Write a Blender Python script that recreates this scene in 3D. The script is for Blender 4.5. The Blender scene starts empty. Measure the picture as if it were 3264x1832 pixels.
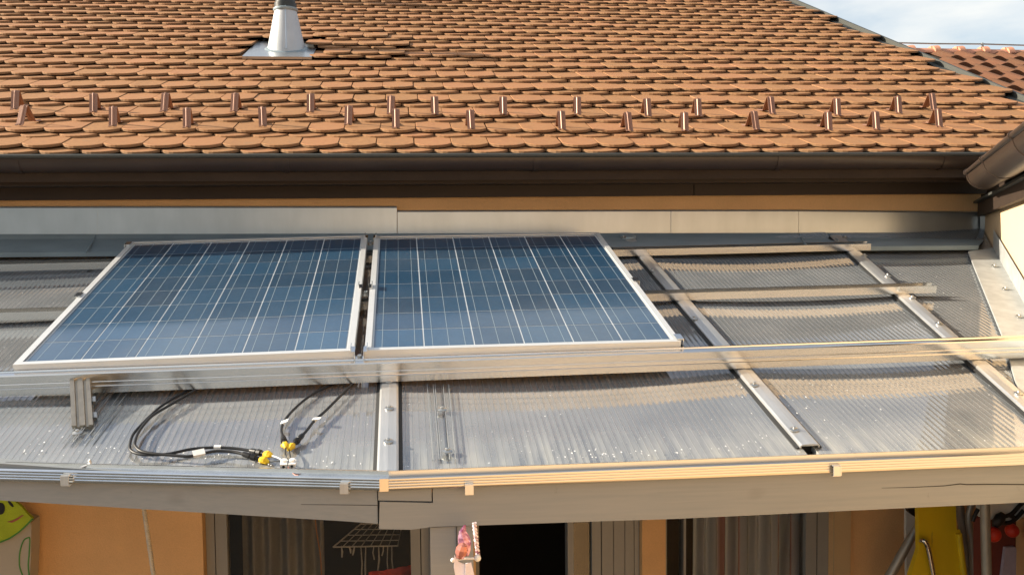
import bpy, math, random
import numpy as np
from mathutils import Vector, Matrix, noise

random.seed(7)
S = bpy.context.scene
COL = S.collection
rad = math.radians

# ------------------------------------------------------------------ camera
# The camera stands at the world origin, eye height 3.1 m above the terrace.
FPX, YAW, PITCH, ROLL = 3060.0, rad(6.26), rad(3.5), rad(0.6)
GROUND = -3.1
fw = Vector((math.sin(YAW) * math.cos(PITCH), math.cos(YAW) * math.cos(PITCH), -math.sin(PITCH)))
r0 = Vector((math.cos(YAW), -math.sin(YAW), 0))
u0 = r0.cross(fw)
RI = r0 * math.cos(ROLL) - u0 * math.sin(ROLL)
UP = r0 * math.sin(ROLL) + u0 * math.cos(ROLL)
cam_d = bpy.data.cameras.new('camera')
cam_d.sensor_width = 36
cam_d.lens = 36 * FPX / 3264
cam_d.clip_start, cam_d.clip_end = 0.05, 3000
cam = bpy.data.objects.new('camera', cam_d)
COL.objects.link(cam)
cam.matrix_world = Matrix(((RI.x, UP.x, -fw.x, 0), (RI.y, UP.y, -fw.y, 0), (RI.z, UP.z, -fw.z, 0), (0, 0, 0, 1)))
S.camera = cam

# ------------------------------------------------------------------ light
SUN_EL, SUN_LY = rad(25), -0.13
Ldir = Vector((math.cos(SUN_EL), SUN_LY, -math.sin(SUN_EL))).normalized()
sun_d = bpy.data.lights.new('sun', 'SUN')
sun_d.energy = 5.0
sun_d.angle = rad(0.5)
sun_d.color = (1.0, 0.89, 0.72)
sun = bpy.data.objects.new('sun', sun_d)
COL.objects.link(sun)
sun.rotation_euler = Ldir.to_track_quat('-Z', 'Y').to_euler()

W = bpy.data.worlds.new('World')
S.world = W
W.use_nodes = True
wn, wl = W.node_tree.nodes, W.node_tree.links
wn.clear()
sky = wn.new('ShaderNodeTexSky')
sky.sky_type = 'NISHITA'
sky.sun_disc = False
sky.sun_elevation = SUN_EL
sky.sun_rotation = math.atan2(-Ldir.x, -Ldir.y)
sky.air_density, sky.dust_density, sky.ozone_density = 1.0, 2.5, 1.0
tc = wn.new('ShaderNodeTexCoord')
mp = wn.new('ShaderNodeMapping')
mp.inputs['Location'].default_value = (0.35, 0.1, 0.55)
mp.inputs['Scale'].default_value = (1.0, 1.0, 3.2)
mp.inputs['Rotation'].default_value = (0.1, 0.25, 0.4)
nz = wn.new('ShaderNodeTexNoise')
nz.inputs['Scale'].default_value = 3.0
nz.inputs['Detail'].default_value = 9
nz.inputs['Roughness'].default_value = 0.52
rp = wn.new('ShaderNodeValToRGB')
rp.color_ramp.elements[0].position, rp.color_ramp.elements[1].position = 0.41, 0.60
rp.color_ramp.elements[0].color = (0.08, 0.08, 0.08, 1)
rp.color_ramp.elements[1].color = (0.92, 0.92, 0.92, 1)
mixc = wn.new('ShaderNodeMix')
mixc.data_type = 'RGBA'
mixc.inputs[7].default_value = (4.9, 4.95, 4.8, 1)
bg = wn.new('ShaderNodeBackground')
bg.inputs['Strength'].default_value = 0.10
wo = wn.new('ShaderNodeOutputWorld')
wl.new(tc.outputs['Generated'], mp.inputs[0])
wl.new(mp.outputs[0], nz.inputs['Vector'])
wl.new(nz.outputs[0], rp.inputs[0])
wl.new(rp.outputs[0], mixc.inputs[0])
wl.new(sky.outputs[0], mixc.inputs[6])
wl.new(mixc.outputs[2], bg.inputs[0])
wl.new(bg.outputs[0], wo.inputs[0])

S.view_settings.view_transform = 'Standard'
S.view_settings.look = 'None'
S.view_settings.gamma = 1
S.view_settings.use_curve_mapping = False
S.view_settings.exposure = 1.05
S.render.engine = 'CYCLES'
S.cycles.max_bounces = 10
S.cycles.transparent_max_bounces = 24
S.cycles.glossy_bounces = 5
S.cycles.use_denoising = True
S.cycles.sample_clamp_indirect = 6
S.cycles.caustics_reflective = False
S.cycles.caustics_refractive = False


# ------------------------------------------------------------------ surveying helpers
def ray(px, py):
    return RI * ((px - 1632) / FPX) + UP * ((916 - py) / FPX) + fw


def hp(px, py, p0, n):
    d = ray(px, py)
    return d * (Vector(p0).dot(n) / d.dot(n))


def hy(px, py, Y):
    return hp(px, py, (0, Y, 0), Vector((0, 1, 0)))


def at(px, py, Z):
    return ray(px, py) * Z


# plane of the patio cover / panels (measured from the two 48-cell panels)
PN = Vector((-0.01006, -0.26109, 0.96526))
PX = Vector((0.99995, 0, 0.0104)).normalized()
PX = (PX - PN * PX.dot(PN)).normalized()
PY = PN.cross(PX)
PO = Vector((-1.1579, 2.9533, -0.3806))
OFF = 0.10                       # panels stand 10 cm above the sheets


def pl(px, py, h=0.0):           # image point -> point on the sheets, h above them
    return hp(px, py, PO - PN * (OFF - h), PN)


def pw(x, y, h=0.0):             # plan position -> point on the sheets
    b = PO - PN * (OFF - h)
    z = b.z - (PN.x * (x - b.x) + PN.y * (y - b.y)) / PN.z
    return Vector((x, y, z))


# ------------------------------------------------------------------ mesh helpers
class MB:
    def __init__(s):
        s.v, s.f = [], []

    def add(s, vs, fs):
        k = len(s.v)
        s.v += [tuple(v) for v in vs]
        s.f += [tuple(i + k for i in f) for f in fs]
        return s

    def box(s, o, ex, ey, ez):   # corner + three edge vectors
        o, ex, ey, ez = map(Vector, (o, ex, ey, ez))
        vs = [o, o + ex, o + ex + ey, o + ey, o + ez, o + ex + ez, o + ex + ey + ez, o + ey + ez]
        return s.add(vs, [(0, 3, 2, 1), (4, 5, 6, 7), (0, 1, 5, 4), (1, 2, 6, 5), (2, 3, 7, 6), (3, 0, 4, 7)])

    def cbox(s, x0, x1, y0, y1, z0, z1):
        return s.box((x0, y0, z0), (x1 - x0, 0, 0), (0, y1 - y0, 0), (0, 0, z1 - z0))

    def prism(s, poly, off):     # closed polygon extruded by a vector
        n = len(poly)
        poly = [Vector(p) for p in poly]
        vs = poly + [p + Vector(off) for p in poly]
        fs = [tuple(range(n))[::-1], tuple(range(n, 2 * n))]
        fs += [(i, (i + 1) % n, (i + 1) % n + n, i + n) for i in range(n)]
        return s.add(vs, fs)

    def extrude(s, prof, a, b, eu, ev, eu2=None, ev2=None, closed=True, caps=True):
        a, b = Vector(a), Vector(b)
        eu2, ev2 = eu2 or eu, ev2 or ev
        n = len(prof)
        vs = [a + eu * p[0] + ev * p[1] for p in prof] + [b + eu2 * p[0] + ev2 * p[1] for p in prof]
        m = n if closed else n - 1
        fs = [(i, (i + 1) % n, (i + 1) % n + n, i + n) for i in range(m)]
        if caps and closed:
            fs += [tuple(range(n))[::-1], tuple(range(n, 2 * n))]
        return s.add(vs, fs)

    def tube(s, pts, r, n=8, caps=True):
        pts = [Vector(p) for p in pts]
        rr = r if isinstance(r, (list, tuple)) else [r] * len(pts)
        t0 = (pts[1] - pts[0]).normalized()
        u = t0.orthogonal().normalized()
        k0 = len(s.v)
        for i, p in enumerate(pts):
            t = (pts[min(i + 1, len(pts) - 1)] - pts[max(i - 1, 0)]).normalized()
            u = (u - t * u.dot(t)).normalized()
            w = t.cross(u)
            for k in range(n):
                a = 2 * math.pi * k / n
                s.v.append(tuple(p + (u * math.cos(a) + w * math.sin(a)) * rr[i]))
        for i in range(len(pts) - 1):
            for k in range(n):
                a, b = k0 + i * n + k, k0 + i * n + (k + 1) % n
                s.f.append((a, b, b + n, a + n))
        if caps:
            s.f.append(tuple(range(k0, k0 + n))[::-1])
            s.f.append(tuple(range(len(s.v) - n, len(s.v))))
        return s

    def lathe(s, prof, o, ax, n=24):   # prof: (radius, height) pairs
        o, ax = Vector(o), Vector(ax).normalized()
        u = ax.orthogonal().normalized()
        w = ax.cross(u)
        k0 = len(s.v)
        for r, h in prof:
            for k in range(n):
                a = 2 * math.pi * k / n
                s.v.append(tuple(o + ax * h + (u * math.cos(a) + w * math.sin(a)) * r))
        for i in range(len(prof) - 1):
            for k in range(n):
                a, b = k0 + i * n + k, k0 + i * n + (k + 1) % n
                s.f.append((a, b, b + n, a + n))
        s.f.append(tuple(range(k0, k0 + n))[::-1])
        s.f.append(tuple(range(len(s.v) - n, len(s.v))))
        return s

    def mesh(s, name, mat, smooth=None):
        me = bpy.data.meshes.new(name)
        me.from_pydata(s.v, [], s.f)
        me.validate()
        if mat:
            me.materials.append(mat)
        if smooth is not None:
            me.polygons.foreach_set('use_smooth', [True] * len(me.polygons))
            me.set_sharp_from_angle(angle=rad(smooth))
        return me

    def build(s, name, mat, parent=None, smooth=None, **props):
        return obj(name, s.mesh(name, mat, smooth), parent, **props)


def obj(name, me, parent=None, **props):
    o = bpy.data.objects.new(name, me)
    COL.objects.link(o)
    if parent:
        o.parent = parent
        o.matrix_parent_inverse = Matrix.Translation(parent_loc(parent)).inverted()
    for k, v in props.items():
        o[k] = v
    return o


def parent_loc(p):
    v = Vector(p.location)
    while p.parent:                # parents are only ever translated
        p = p.parent
    return v


def thing(name, label, cat, loc=(0, 0, 0), group=None):
    o = bpy.data.objects.new(name, None)
    COL.objects.link(o)
    o.location = loc
    o.empty_display_size = 0.1
    o['label'], o['category'] = label, cat
    if group:
        o['group'] = group
    return o


def part_empty(name, parent):
    o = bpy.data.objects.new(name, None)
    COL.objects.link(o)
    o.parent = parent
    o.matrix_parent_inverse = Matrix.Translation(parent_loc(parent)).inverted()
    return o


def smooth_path(pts, n=6):
    pts = [Vector(p) for p in pts]
    out = []
    for i in range(len(pts) - 1):
        p0, p1, p2, p3 = pts[max(i - 1, 0)], pts[i], pts[i + 1], pts[min(i + 2, len(pts) - 1)]
        for k in range(n):
            t = k / n
            out.append(0.5 * ((2 * p1) + (p2 - p0) * t + (2 * p0 - 5 * p1 + 4 * p2 - p3) * t * t + (3 * p1 - p0 - 3 * p2 + p3) * t ** 3))
    out.append(pts[-1])
    return out


# ------------------------------------------------------------------ materials
def lin(r, g, b):
    return (r, g, b, 1)


class Mat:
    def __init__(s, name, col=(0.5, 0.5, 0.5), rough=0.6, metal=0.0, spec=0.5):
        s.m = bpy.data.materials.new(name)
        s.m.use_nodes = True
        s.n, s.l = s.m.node_tree.nodes, s.m.node_tree.links
        s.b = s.n['Principled BSDF']
        s.out = s.n['Material Output']
        s.b.inputs['Base Color'].default_value = lin(*col)
        s.b.inputs['Roughness'].default_value = rough
        s.b.inputs['Metallic'].default_value = metal
        s.b.inputs['Specular IOR Level'].default_value = spec
        s.col = col
        s.geo = None

    def pos(s, scale=(1, 1, 1), rot=(0, 0, 0), obj=False):
        if obj:
            t = s.n.new('ShaderNodeTexCoord').outputs['Object']
        else:
            t = s.n.new('ShaderNodeNewGeometry').outputs['Position']
        m = s.n.new('ShaderNodeMapping')
        m.inputs['Scale'].default_value = scale
        m.inputs['Rotation'].default_value = rot
        s.l.new(t, m.inputs[0])
        return m.outputs[0]

    def noise(s, sc, det=4, vec=None, rough=0.55, scale=(1, 1, 1), rot=(0, 0, 0), obj=False):
        n = s.n.new('ShaderNodeTexNoise')
        n.inputs['Scale'].default_value = sc
        n.inputs['Detail'].default_value = det
        n.inputs['Roughness'].default_value = rough
        s.l.new(vec or s.pos(scale, rot, obj), n.inputs['Vector'])
        return n.outputs[0]

    def ramp(s, v, a, b, c0=(0, 0, 0), c1=(1, 1, 1)):
        r = s.n.new('ShaderNodeValToRGB')
        r.color_ramp.elements[0].position, r.color_ramp.elements[1].position = a, b
        r.color_ramp.elements[0].color, r.color_ramp.elements[1].color = lin(*c0), lin(*c1)
        s.l.new(v, r.inputs[0])
        return r.outputs[0]

    def math(s, op, a, b):
        m = s.n.new('ShaderNodeMath')
        m.operation = op
        for i, x in enumerate((a, b)):
            if isinstance(x, (int, float)):
                m.inputs[i].default_value = x
            else:
                s.l.new(x, m.inputs[i])
        return m.outputs[0]

    def mix(s, f, a, b):
        m = s.n.new('ShaderNodeMix')
        m.data_type = 'RGBA'
        for i, x in ((0, f), (6, a), (7, b)):
            if isinstance(x, tuple):
                m.inputs[i].default_value = lin(*x)
            elif isinstance(x, (int, float)):
                m.inputs[i].default_value = x
            else:
                s.l.new(x, m.inputs[i])
        return m.outputs[2]

    def color(s, c):
        s.l.new(c, s.b.inputs['Base Color'])
        return s

    def rough(s, v):
        s.l.new(v, s.b.inputs['Roughness'])
        return s

    def bump(s, h, strength=0.3, dist=0.01):
        b = s.n.new('ShaderNodeBump')
        b.inputs['Strength'].default_value = strength
        b.inputs['Distance'].default_value = dist
        s.l.new(h, b.inputs['Height'])
        s.l.new(b.outputs[0], s.b.inputs['Normal'])
        return b.outputs[0]


def speckled(name, c, rough=0.8, amp=0.25, sc=6, fine=90, metal=0.0, bump=0.2, dist=0.003, spec=0.4):
    m = Mat(name, c, rough, metal, spec)
    a = m.noise(sc, 5)
    b = m.noise(fine, 3)
    dark = tuple(x * (1 - amp) for x in c)
    lite = tuple(min(1, x * (1 + amp * 0.8)) for x in c)
    f = m.math('ADD', m.math('MULTIPLY', a, 0.65), m.math('MULTIPLY', b, 0.35))
    m.color(m.ramp(f, 0.32, 0.68, dark, lite))
    if bump:
        m.bump(b, bump, dist)
    return m


def metal_mat(name, c, rough, metal=1.0, streak=(1, 60, 60), amp=0.12, rv=0.08):
    m = Mat(name, c, rough, metal)
    a = m.noise(7, 5)
    st = m.noise(5, 3, scale=streak)
    f = m.math('ADD', m.math('MULTIPLY', a, 0.5), m.math('MULTIPLY', st, 0.5))
    m.color(m.ramp(f, 0.3, 0.7, tuple(x * (1 - amp) for x in c), tuple(min(1, x * (1 + amp)) for x in c)))
    m.rough(m.math('ADD', m.math('MULTIPLY', f, rv), rough - rv / 2))
    return m


# clay tile: per-tile tint from the object / island random number, grain and a little moss
def clay(name, c, redder):
    m = Mat(name, c, 0.85, 0, 0.25)
    oi = m.n.new('ShaderNodeObjectInfo').outputs['Random']
    isl = m.n.new('ShaderNodeNewGeometry').outputs['Random Per Island']
    r = m.math('FRACT', m.math('ADD', oi, isl), 0)
    base = m.ramp(r, 0.0, 1.0, tuple(x * 0.86 for x in c), tuple(x * 1.1 for x in redder))
    g = m.noise(55, 4)
    base2 = m.mix(m.ramp(g, 0.35, 0.75), base, tuple(x * 1.12 for x in c))
    big = m.ramp(m.noise(1.7, 6), 0.45, 0.75)
    base3 = m.mix(m.math('MULTIPLY', big, 0.22), base2, (c[0] * 0.7, c[1] * 0.72, c[2] * 0.75))
    sp = m.ramp(m.noise(240, 2), 0.68, 0.74)
    base4 = m.mix(m.math('MULTIPLY', sp, 0.18), base3, (0.5, 0.42, 0.32))
    lich = m.ramp(m.noise(15, 7, rough=0.65), 0.60, 0.68)
    base5 = m.mix(m.math('MULTIPLY', lich, 0.35), base4, (0.20, 0.17, 0.11))
    stk = m.ramp(m.noise(3.0, 5, scale=(4, 0.5, 0.5)), 0.55, 0.75)
    m.color(m.mix(m.math('MULTIPLY', stk, 0.30), base5, (c[0] * 0.55, c[1] * 0.55, c[2] * 0.6)))
    m.bump(g, 0.25, 0.002)
    return m.m


M = {}
M['tile'] = clay('terracotta_tile', (0.325, 0.163, 0.068), (0.32, 0.140, 0.066))
M['tile_edge'] = speckled('weathered_shaded_rim', (0.25, 0.142, 0.072), 0.95, 0.25, 9, 120).m
M['pantile'] = clay('pantile_clay', (0.15, 0.072, 0.036), (0.16, 0.064, 0.034))
M['ridge'] = clay('ridge_clay', (0.55, 0.27, 0.17), (0.56, 0.24, 0.15))
M['under'] = speckled('roof_underlay', (0.05, 0.035, 0.025), 0.95).m
M['orange'] = speckled('orange_render', (0.70, 0.435, 0.215), 0.92, 0.15, 2.2, 160, bump=0.35, dist=0.004).m
M['tan'] = speckled('tan_render', (0.52, 0.38, 0.22), 0.92, 0.08, 3, 160, bump=0.3, dist=0.003).m
M['cream'] = speckled('cream_render', (0.80, 0.66, 0.44), 0.92, 0.06, 2, 150, bump=0.3, dist=0.004).m
M['brown'] = speckled('brown_metal', (0.042, 0.027, 0.019), 0.38, 0.2, 5, 120, bump=0.05, spec=0.5).m
M['brownwood'] = speckled('brown_board', (0.036, 0.022, 0.014), 0.6, 0.2, 4, 80, bump=0.15).m
M['guard'] = metal_mat('copper_brown_guard', (0.27, 0.14, 0.09), 0.45, 0.3).m
M['zinc'] = metal_mat('zinc_sheet', (0.44, 0.47, 0.49), 0.30, 0.85, (3, 1, 0.6), 0.10, 0.08).m
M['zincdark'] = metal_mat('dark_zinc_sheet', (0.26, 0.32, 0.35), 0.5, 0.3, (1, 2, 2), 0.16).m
M['zincsun'] = metal_mat('bright_zinc_sheet', (0.47, 0.49, 0.50), 0.5, 0.35, (2, 2, 2), 0.1).m
M['zincdull'] = metal_mat('dull_zinc_sheet', (0.44, 0.45, 0.44), 0.5, 0.3, (5, 5, 5), 0.22).m
M['trim'] = speckled('grey_trim_sheet', (0.055, 0.057, 0.05), 0.6, 0.15, 3, 60, bump=0.03).m
M['flue'] = speckled('dark_flue', (0.03, 0.034, 0.034), 0.4, 0.2).m
M['wing'] = speckled('peach_render', (0.66, 0.49, 0.31), 0.92, 0.05, 2, 150, bump=0.3, dist=0.004).m
M['alu'] = metal_mat('mill_aluminium', (0.72, 0.71, 0.69), 0.20, 1.0, (0.3, 40, 40), 0.015, 0.02).m
M['alugut'] = metal_mat('gutter_aluminium', (0.54, 0.53, 0.51), 0.28, 1.0, (0.3, 40, 40), 0.02, 0.03).m
M['aluframe'] = metal_mat('anodised_frame', (0.82, 0.82, 0.80), 0.42, 0.6, (1, 40, 40), 0.04).m
M['bar'] = metal_mat('weathered_aluminium', (0.62, 0.62, 0.61), 0.42, 0.8, (30, 1, 1), 0.12).m
M['galv'] = metal_mat('galvanised_steel', (0.74, 0.75, 0.75), 0.2, 1.0, (3, 30, 30), 0.12).m
M['steel'] = metal_mat('stainless_screw', (0.52, 0.52, 0.50), 0.35, 1.0, (9, 9, 9), 0.1).m
M['gasket'] = speckled('black_gasket', (0.022, 0.022, 0.022), 0.7, 0.2).m
M['black'] = speckled('black_plastic', (0.012, 0.012, 0.013), 0.45, 0.2, bump=0.0).m
M['yellow'] = speckled('yellow_tape', (0.78, 0.50, 0.02), 0.5, 0.1, 30).m
M['white'] = speckled('white_plastic', (0.78, 0.78, 0.76), 0.5, 0.05).m
M['redbrown'] = speckled('copper_wire', (0.32, 0.10, 0.06), 0.4, 0.1).m
M['pvcgrey'] = speckled('grey_door_frame', (0.26, 0.265, 0.265), 0.45, 0.06, 3, 60, bump=0.03).m
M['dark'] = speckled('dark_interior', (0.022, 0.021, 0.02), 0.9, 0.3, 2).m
M['pale_cord'] = speckled('pale_rope', (0.62, 0.58, 0.50), 0.9, 0.15, 40).m
g = Mat('yellow_painted_board', (0.72, 0.49, 0.015), 0.42)
ya1 = g.ramp(g.noise(5, 6, scale=(1, 1, 0.35)), 0.3, 0.7, (0.74, 0.52, 0.014), (0.86, 0.64, 0.025))
ysc = g.ramp(g.noise(26, 6, scale=(1, 1, 0.25)), 0.66, 0.72)
g.color(g.mix(g.math('MULTIPLY', ysc, 0.5), ya1, (0.30, 0.22, 0.05)))
M['yellowboard'] = g.m
M['tubegrey'] = metal_mat('grey_steel_tube', (0.34, 0.34, 0.32), 0.45, 0.5, (6, 6, 6), 0.12).m
M['chrome'] = Mat('chromed_tube', (0.75, 0.74, 0.72), 0.15, 1.0).m
M['red'] = speckled('red_plastic', (0.62, 0.04, 0.02), 0.4, 0.1).m
M['maroon'] = speckled('maroon_carton', (0.16, 0.035, 0.025), 0.7, 0.2).m
M['lilac'] = speckled('lilac_paper', (0.42, 0.36, 0.44), 0.7, 0.12).m
M['clothwhite'] = speckled('white_cloth', (0.70, 0.69, 0.66), 0.9, 0.08).m
M['green'] = speckled('lime_fabric', (0.36, 0.47, 0.03), 0.85, 0.16, 14, 200, bump=0.4).m
M['darkgreen'] = speckled('green_ink', (0.07, 0.26, 0.06), 0.8, 0.1).m
M['palecanvas'] = speckled('pale_canvas', (0.42, 0.38, 0.32), 0.9, 0.05).m
M['ribbon'] = speckled('lilac_ribbon', (0.80, 0.72, 0.76), 0.5, 0.1, 20).m
M['cellback'] = Mat('white_backsheet', (0.62, 0.64, 0.64), 0.35).m
M['busbar'] = Mat('silver_busbar', (0.30, 0.36, 0.39), 0.5, 0.2).m
M['earth'] = speckled('terrace_ground', (0.06, 0.057, 0.05), 0.95, 0.25, 0.6, 20).m
M['amber'] = Mat('amber_glass', (0.50, 0.20, 0.16), 0.1, 0.3).m

# grey painted timber with grain, cracks and knots
g = Mat('grey_painted_timber', (0.3, 0.3, 0.29), 0.62)
gr = g.noise(9, 6, scale=(0.6, 14, 14))
kn = g.ramp(g.noise(3.3, 2, scale=(1, 1, 1.6)), 0.70, 0.78)
c1 = g.ramp(gr, 0.3, 0.7, (0.205, 0.225, 0.238), (0.235, 0.25, 0.258))
wv = g.noise(1.6, 4, scale=(0.35, 8, 26))
crack = g.ramp(g.math('ABSOLUTE', g.math('SUBTRACT', wv, 0.5), 0), 0.0, 0.006, (1, 1, 1), (0, 0, 0))
c2 = g.mix(g.math('MULTIPLY', kn, 0.5), c1, (0.13, 0.125, 0.12))
sc_ = g.ramp(g.noise(17, 5, scale=(1, 1, 0.55), rough=0.6), 0.69, 0.75)
c3 = g.mix(g.math('MULTIPLY', sc_, 0.45), c2, (0.11, 0.105, 0.10))
wr = g.ramp(g.noise(2.2, 6, scale=(0.5, 2, 2)), 0.45, 0.75)
c3 = g.mix(g.math('MULTIPLY', wr, 0.22), c3, (0.33, 0.33, 0.32))
g.color(g.mix(g.math('MULTIPLY', crack, 0.10), c3, (0.05, 0.05, 0.05)))
g.bump(gr, 0.06, 0.002)
M['timber'] = g.m

# polycrystalline cell under glass: blue flakes and a glossy clear coat
g = Mat('solar_cell', (0.01, 0.03, 0.08), 0.35, 0.0, 0.6)
oi = g.n.new('ShaderNodeObjectInfo').outputs['Random']
vo = g.n.new('ShaderNodeTexVoronoi')
vo.inputs['Scale'].default_value = 90
g.l.new(g.pos(), vo.inputs['Vector'])
fl = g.n.new('ShaderNodeRGBToBW')
g.l.new(vo.outputs['Color'], fl.inputs[0])
fv = g.math('ADD', g.math('MULTIPLY', fl.outputs[0], 0.3), g.math('MULTIPLY', oi, 0.7))
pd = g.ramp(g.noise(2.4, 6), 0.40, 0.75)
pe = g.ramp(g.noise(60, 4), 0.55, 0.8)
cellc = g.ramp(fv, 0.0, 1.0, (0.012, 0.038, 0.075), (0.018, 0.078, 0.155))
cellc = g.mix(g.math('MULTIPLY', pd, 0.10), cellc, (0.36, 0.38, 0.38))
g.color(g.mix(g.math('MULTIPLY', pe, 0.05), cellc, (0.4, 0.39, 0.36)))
g.b.inputs['Coat Weight'].default_value = 1.0
g.b.inputs['Coat IOR'].default_value = 1.5
dust = g.noise(6, 5)
cr = g.math('ADD', g.math('MULTIPLY', dust, 0.10), 0.02)
g.l.new(cr, g.b.inputs['Coat Roughness'])
M['cell'] = g.m


# multiwall polycarbonate: see-through skin with dust, Fresnel sheen
def poly_mat(name, milky, ior, rough, ripple=True, webs=False):
    m = Mat(name)
    m.n.remove(m.b)
    tr = m.n.new('ShaderNodeBsdfTransparent')
    tr.inputs[0].default_value = (0.66, 0.68, 0.68, 1)
    df = m.n.new('ShaderNodeBsdfDiffuse')
    gl = m.n.new('ShaderNodeBsdfGlossy')
    gl.inputs['Roughness'].default_value = rough
    fr = m.n.new('ShaderNodeFresnel')
    fr.inputs[0].default_value = ior
    d1 = m.ramp(m.noise(5, 7), 0.38, 0.72)
    sp = m.ramp(m.noise(95, 2, rough=0.4), 0.755, 0.765)
    sep = m.n.new('ShaderNodeSeparateXYZ')
    m.l.new(m.n.new('ShaderNodeNewGeometry').outputs['Position'], sep.inputs[0])
    edge = m.n.new('ShaderNodeMapRange')
    edge.inputs[1].default_value, edge.inputs[2].default_value = 2.66, 2.42
    m.l.new(sep.outputs[1], edge.inputs[0])
    st = m.ramp(m.noise(26, 4, scale=(1, 0.12, 0.12)), 0.35, 0.75)
    ed = m.math('MULTIPLY', edge.outputs[0], st)
    col = m.mix(m.math('MULTIPLY', ed, 0.7), m.mix(d1, (0.52, 0.55, 0.575), (0.56, 0.575, 0.585)), (0.46, 0.42, 0.30))
    col = m.mix(sp, col, (0.85, 0.85, 0.83))
    m.l.new(col, df.inputs[0])
    f = m.math('ADD', m.math('MULTIPLY', d1, 0.08), milky - 0.05)
    f = m.math('ADD', f, m.math('MULTIPLY', ed, 0.6))
    f = m.math('MAXIMUM', f, m.math('MULTIPLY', sp, 0.9))
    f = m.math('MINIMUM', f, 0.95)
    a = m.n.new('ShaderNodeMixShader')
    m.l.new(f, a.inputs[0])
    m.l.new(tr.outputs[0], a.inputs[1])
    m.l.new(df.outputs[0], a.inputs[2])
    b = m.n.new('ShaderNodeMixShader')
    m.l.new(fr.outputs[0], b.inputs[0])
    m.l.new(a.outputs[0], b.inputs[1])
    m.l.new(gl.outputs[0], b.inputs[2])
    if ripple:
        bp = m.n.new('ShaderNodeBump')
        bp.inputs['Strength'].default_value = 0.5
        bp.inputs['Distance'].default_value = 0.0016
        w1 = m.noise(40, 1, scale=(1, 0.10, 0.10))
        w2 = m.noise(2.0, 1)
        m.l.new(m.math('ADD', m.math('MULTIPLY', w1, 0.10), m.math('MULTIPLY', w2, 2.0)), bp.inputs['Height'])
        m.l.new(bp.outputs[0], gl.inputs['Normal'])
        m.l.new(bp.outputs[0], fr.inputs['Normal'])
    m.l.new(b.outputs[0], m.out.inputs[0])
    return m.m


M['skin'] = poly_mat('polycarbonate_skin', 0.37, 3.0, 0.05)
M['skin2'] = poly_mat('polycarbonate_lower_skin', 0.32, 1.5, 0.15, False)
M['web'] = poly_mat('polycarbonate_web', 0.42, 1.4, 0.3, False)
M['cutedge'] = speckled('dusty_cut_edge', (0.40, 0.36, 0.24), 0.9, 0.25, 12, 80).m
M['strip'] = None
M['tintalu'] = metal_mat('reflection_tinted_aluminium', (0.36, 0.32, 0.26), 0.35, 0.9, (9, 9, 1), 0.2).m  # bare aluminium with warm, dark reflections put into its base colour


def glass_mat(name, tint, ior, rough=0.01):
    m = Mat(name)
    m.n.remove(m.b)
    tr = m.n.new('ShaderNodeBsdfTransparent')
    tr.inputs[0].default_value = lin(*tint)
    gl = m.n.new('ShaderNodeBsdfGlossy')
    gl.inputs['Roughness'].default_value = rough
    fr = m.n.new('ShaderNodeFresnel')
    fr.inputs[0].default_value = ior
    b = m.n.new('ShaderNodeMixShader')
    m.l.new(fr.outputs[0], b.inputs[0])
    m.l.new(tr.outputs[0], b.inputs[1])
    m.l.new(gl.outputs[0], b.inputs[2])
    m.l.new(b.outputs[0], m.out.inputs[0])
    return m.m


M['strip'] = glass_mat('clear_strip', (0.985, 0.99, 0.99), 1.06, 0.25)
M['glass'] = glass_mat('window_glass', (0.86, 0.86, 0.86), 1.5)

g = Mat('striped_curtain', (0.4, 0.4, 0.42), 0.95)
cs = g.noise(4, 2, scale=(3.5, 0, 0))
g.color(g.mix(g.ramp(cs, 0.56, 0.62), g.ramp(cs, 0.3, 0.5, (0.36, 0.40, 0.45), (0.72, 0.78, 0.84)), (0.5, 0.27, 0.26)))
M['curtain'] = g.m
M['added_drape'] = speckled('added_olive_drape', (0.30, 0.28, 0.24), 0.95, 0.2, 3, 40).m
g = Mat('pink_crystal', (0.8, 0.3, 0.5), 0.08, 0.4)
g.color(g.ramp(g.noise(60, 3), 0.3, 0.7, (0.22, 0.05, 0.14), (0.80, 0.48, 0.62)))
M['crystal'] = g.m
g = Mat('pink_white_rope', (0.7, 0.5, 0.55), 0.8)
g.color(g.ramp(g.noise(40, 2, scale=(1, 1, 3)), 0.42, 0.58, (0.30, 0.13, 0.18), (0.78, 0.68, 0.70)))
M['pinkrope'] = g.m

# ------------------------------------------------------------------ ground
MB().add([(-400, -400, GROUND), (400, -400, GROUND), (400, 400, GROUND), (-400, 400, GROUND)], [(0, 1, 2, 3)]).build(
    'ground', M['earth'], kind='structure')

# ================================================================== MAIN HOUSE
WALL_Y = 4.53
house = thing('house', 'main house with orange walls, brown gutter and a large red-brown clay tile roof', 'house', (0, WALL_Y, GROUND))
EAVE = Vector((0, 4.2346, 0.3673))           # tip line of the lowest top-layer tiles
SL = rad(21.75)
RX, RY, RN = Vector((1, 0, 0)), Vector((0, math.cos(SL), math.sin(SL))), Vector((0, -math.sin(SL), math.cos(SL)))
VERGE, LEFT = 3.50, -6.2


def roof(x, s, n=0.0):
    return EAVE + RX * x + RY * s + RN * n


def roof_xs(px, py, n=0.0):
    p = hp(px, py, EAVE + RN * n, RN) - EAVE
    return p.x, p.dot(RY)


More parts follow.
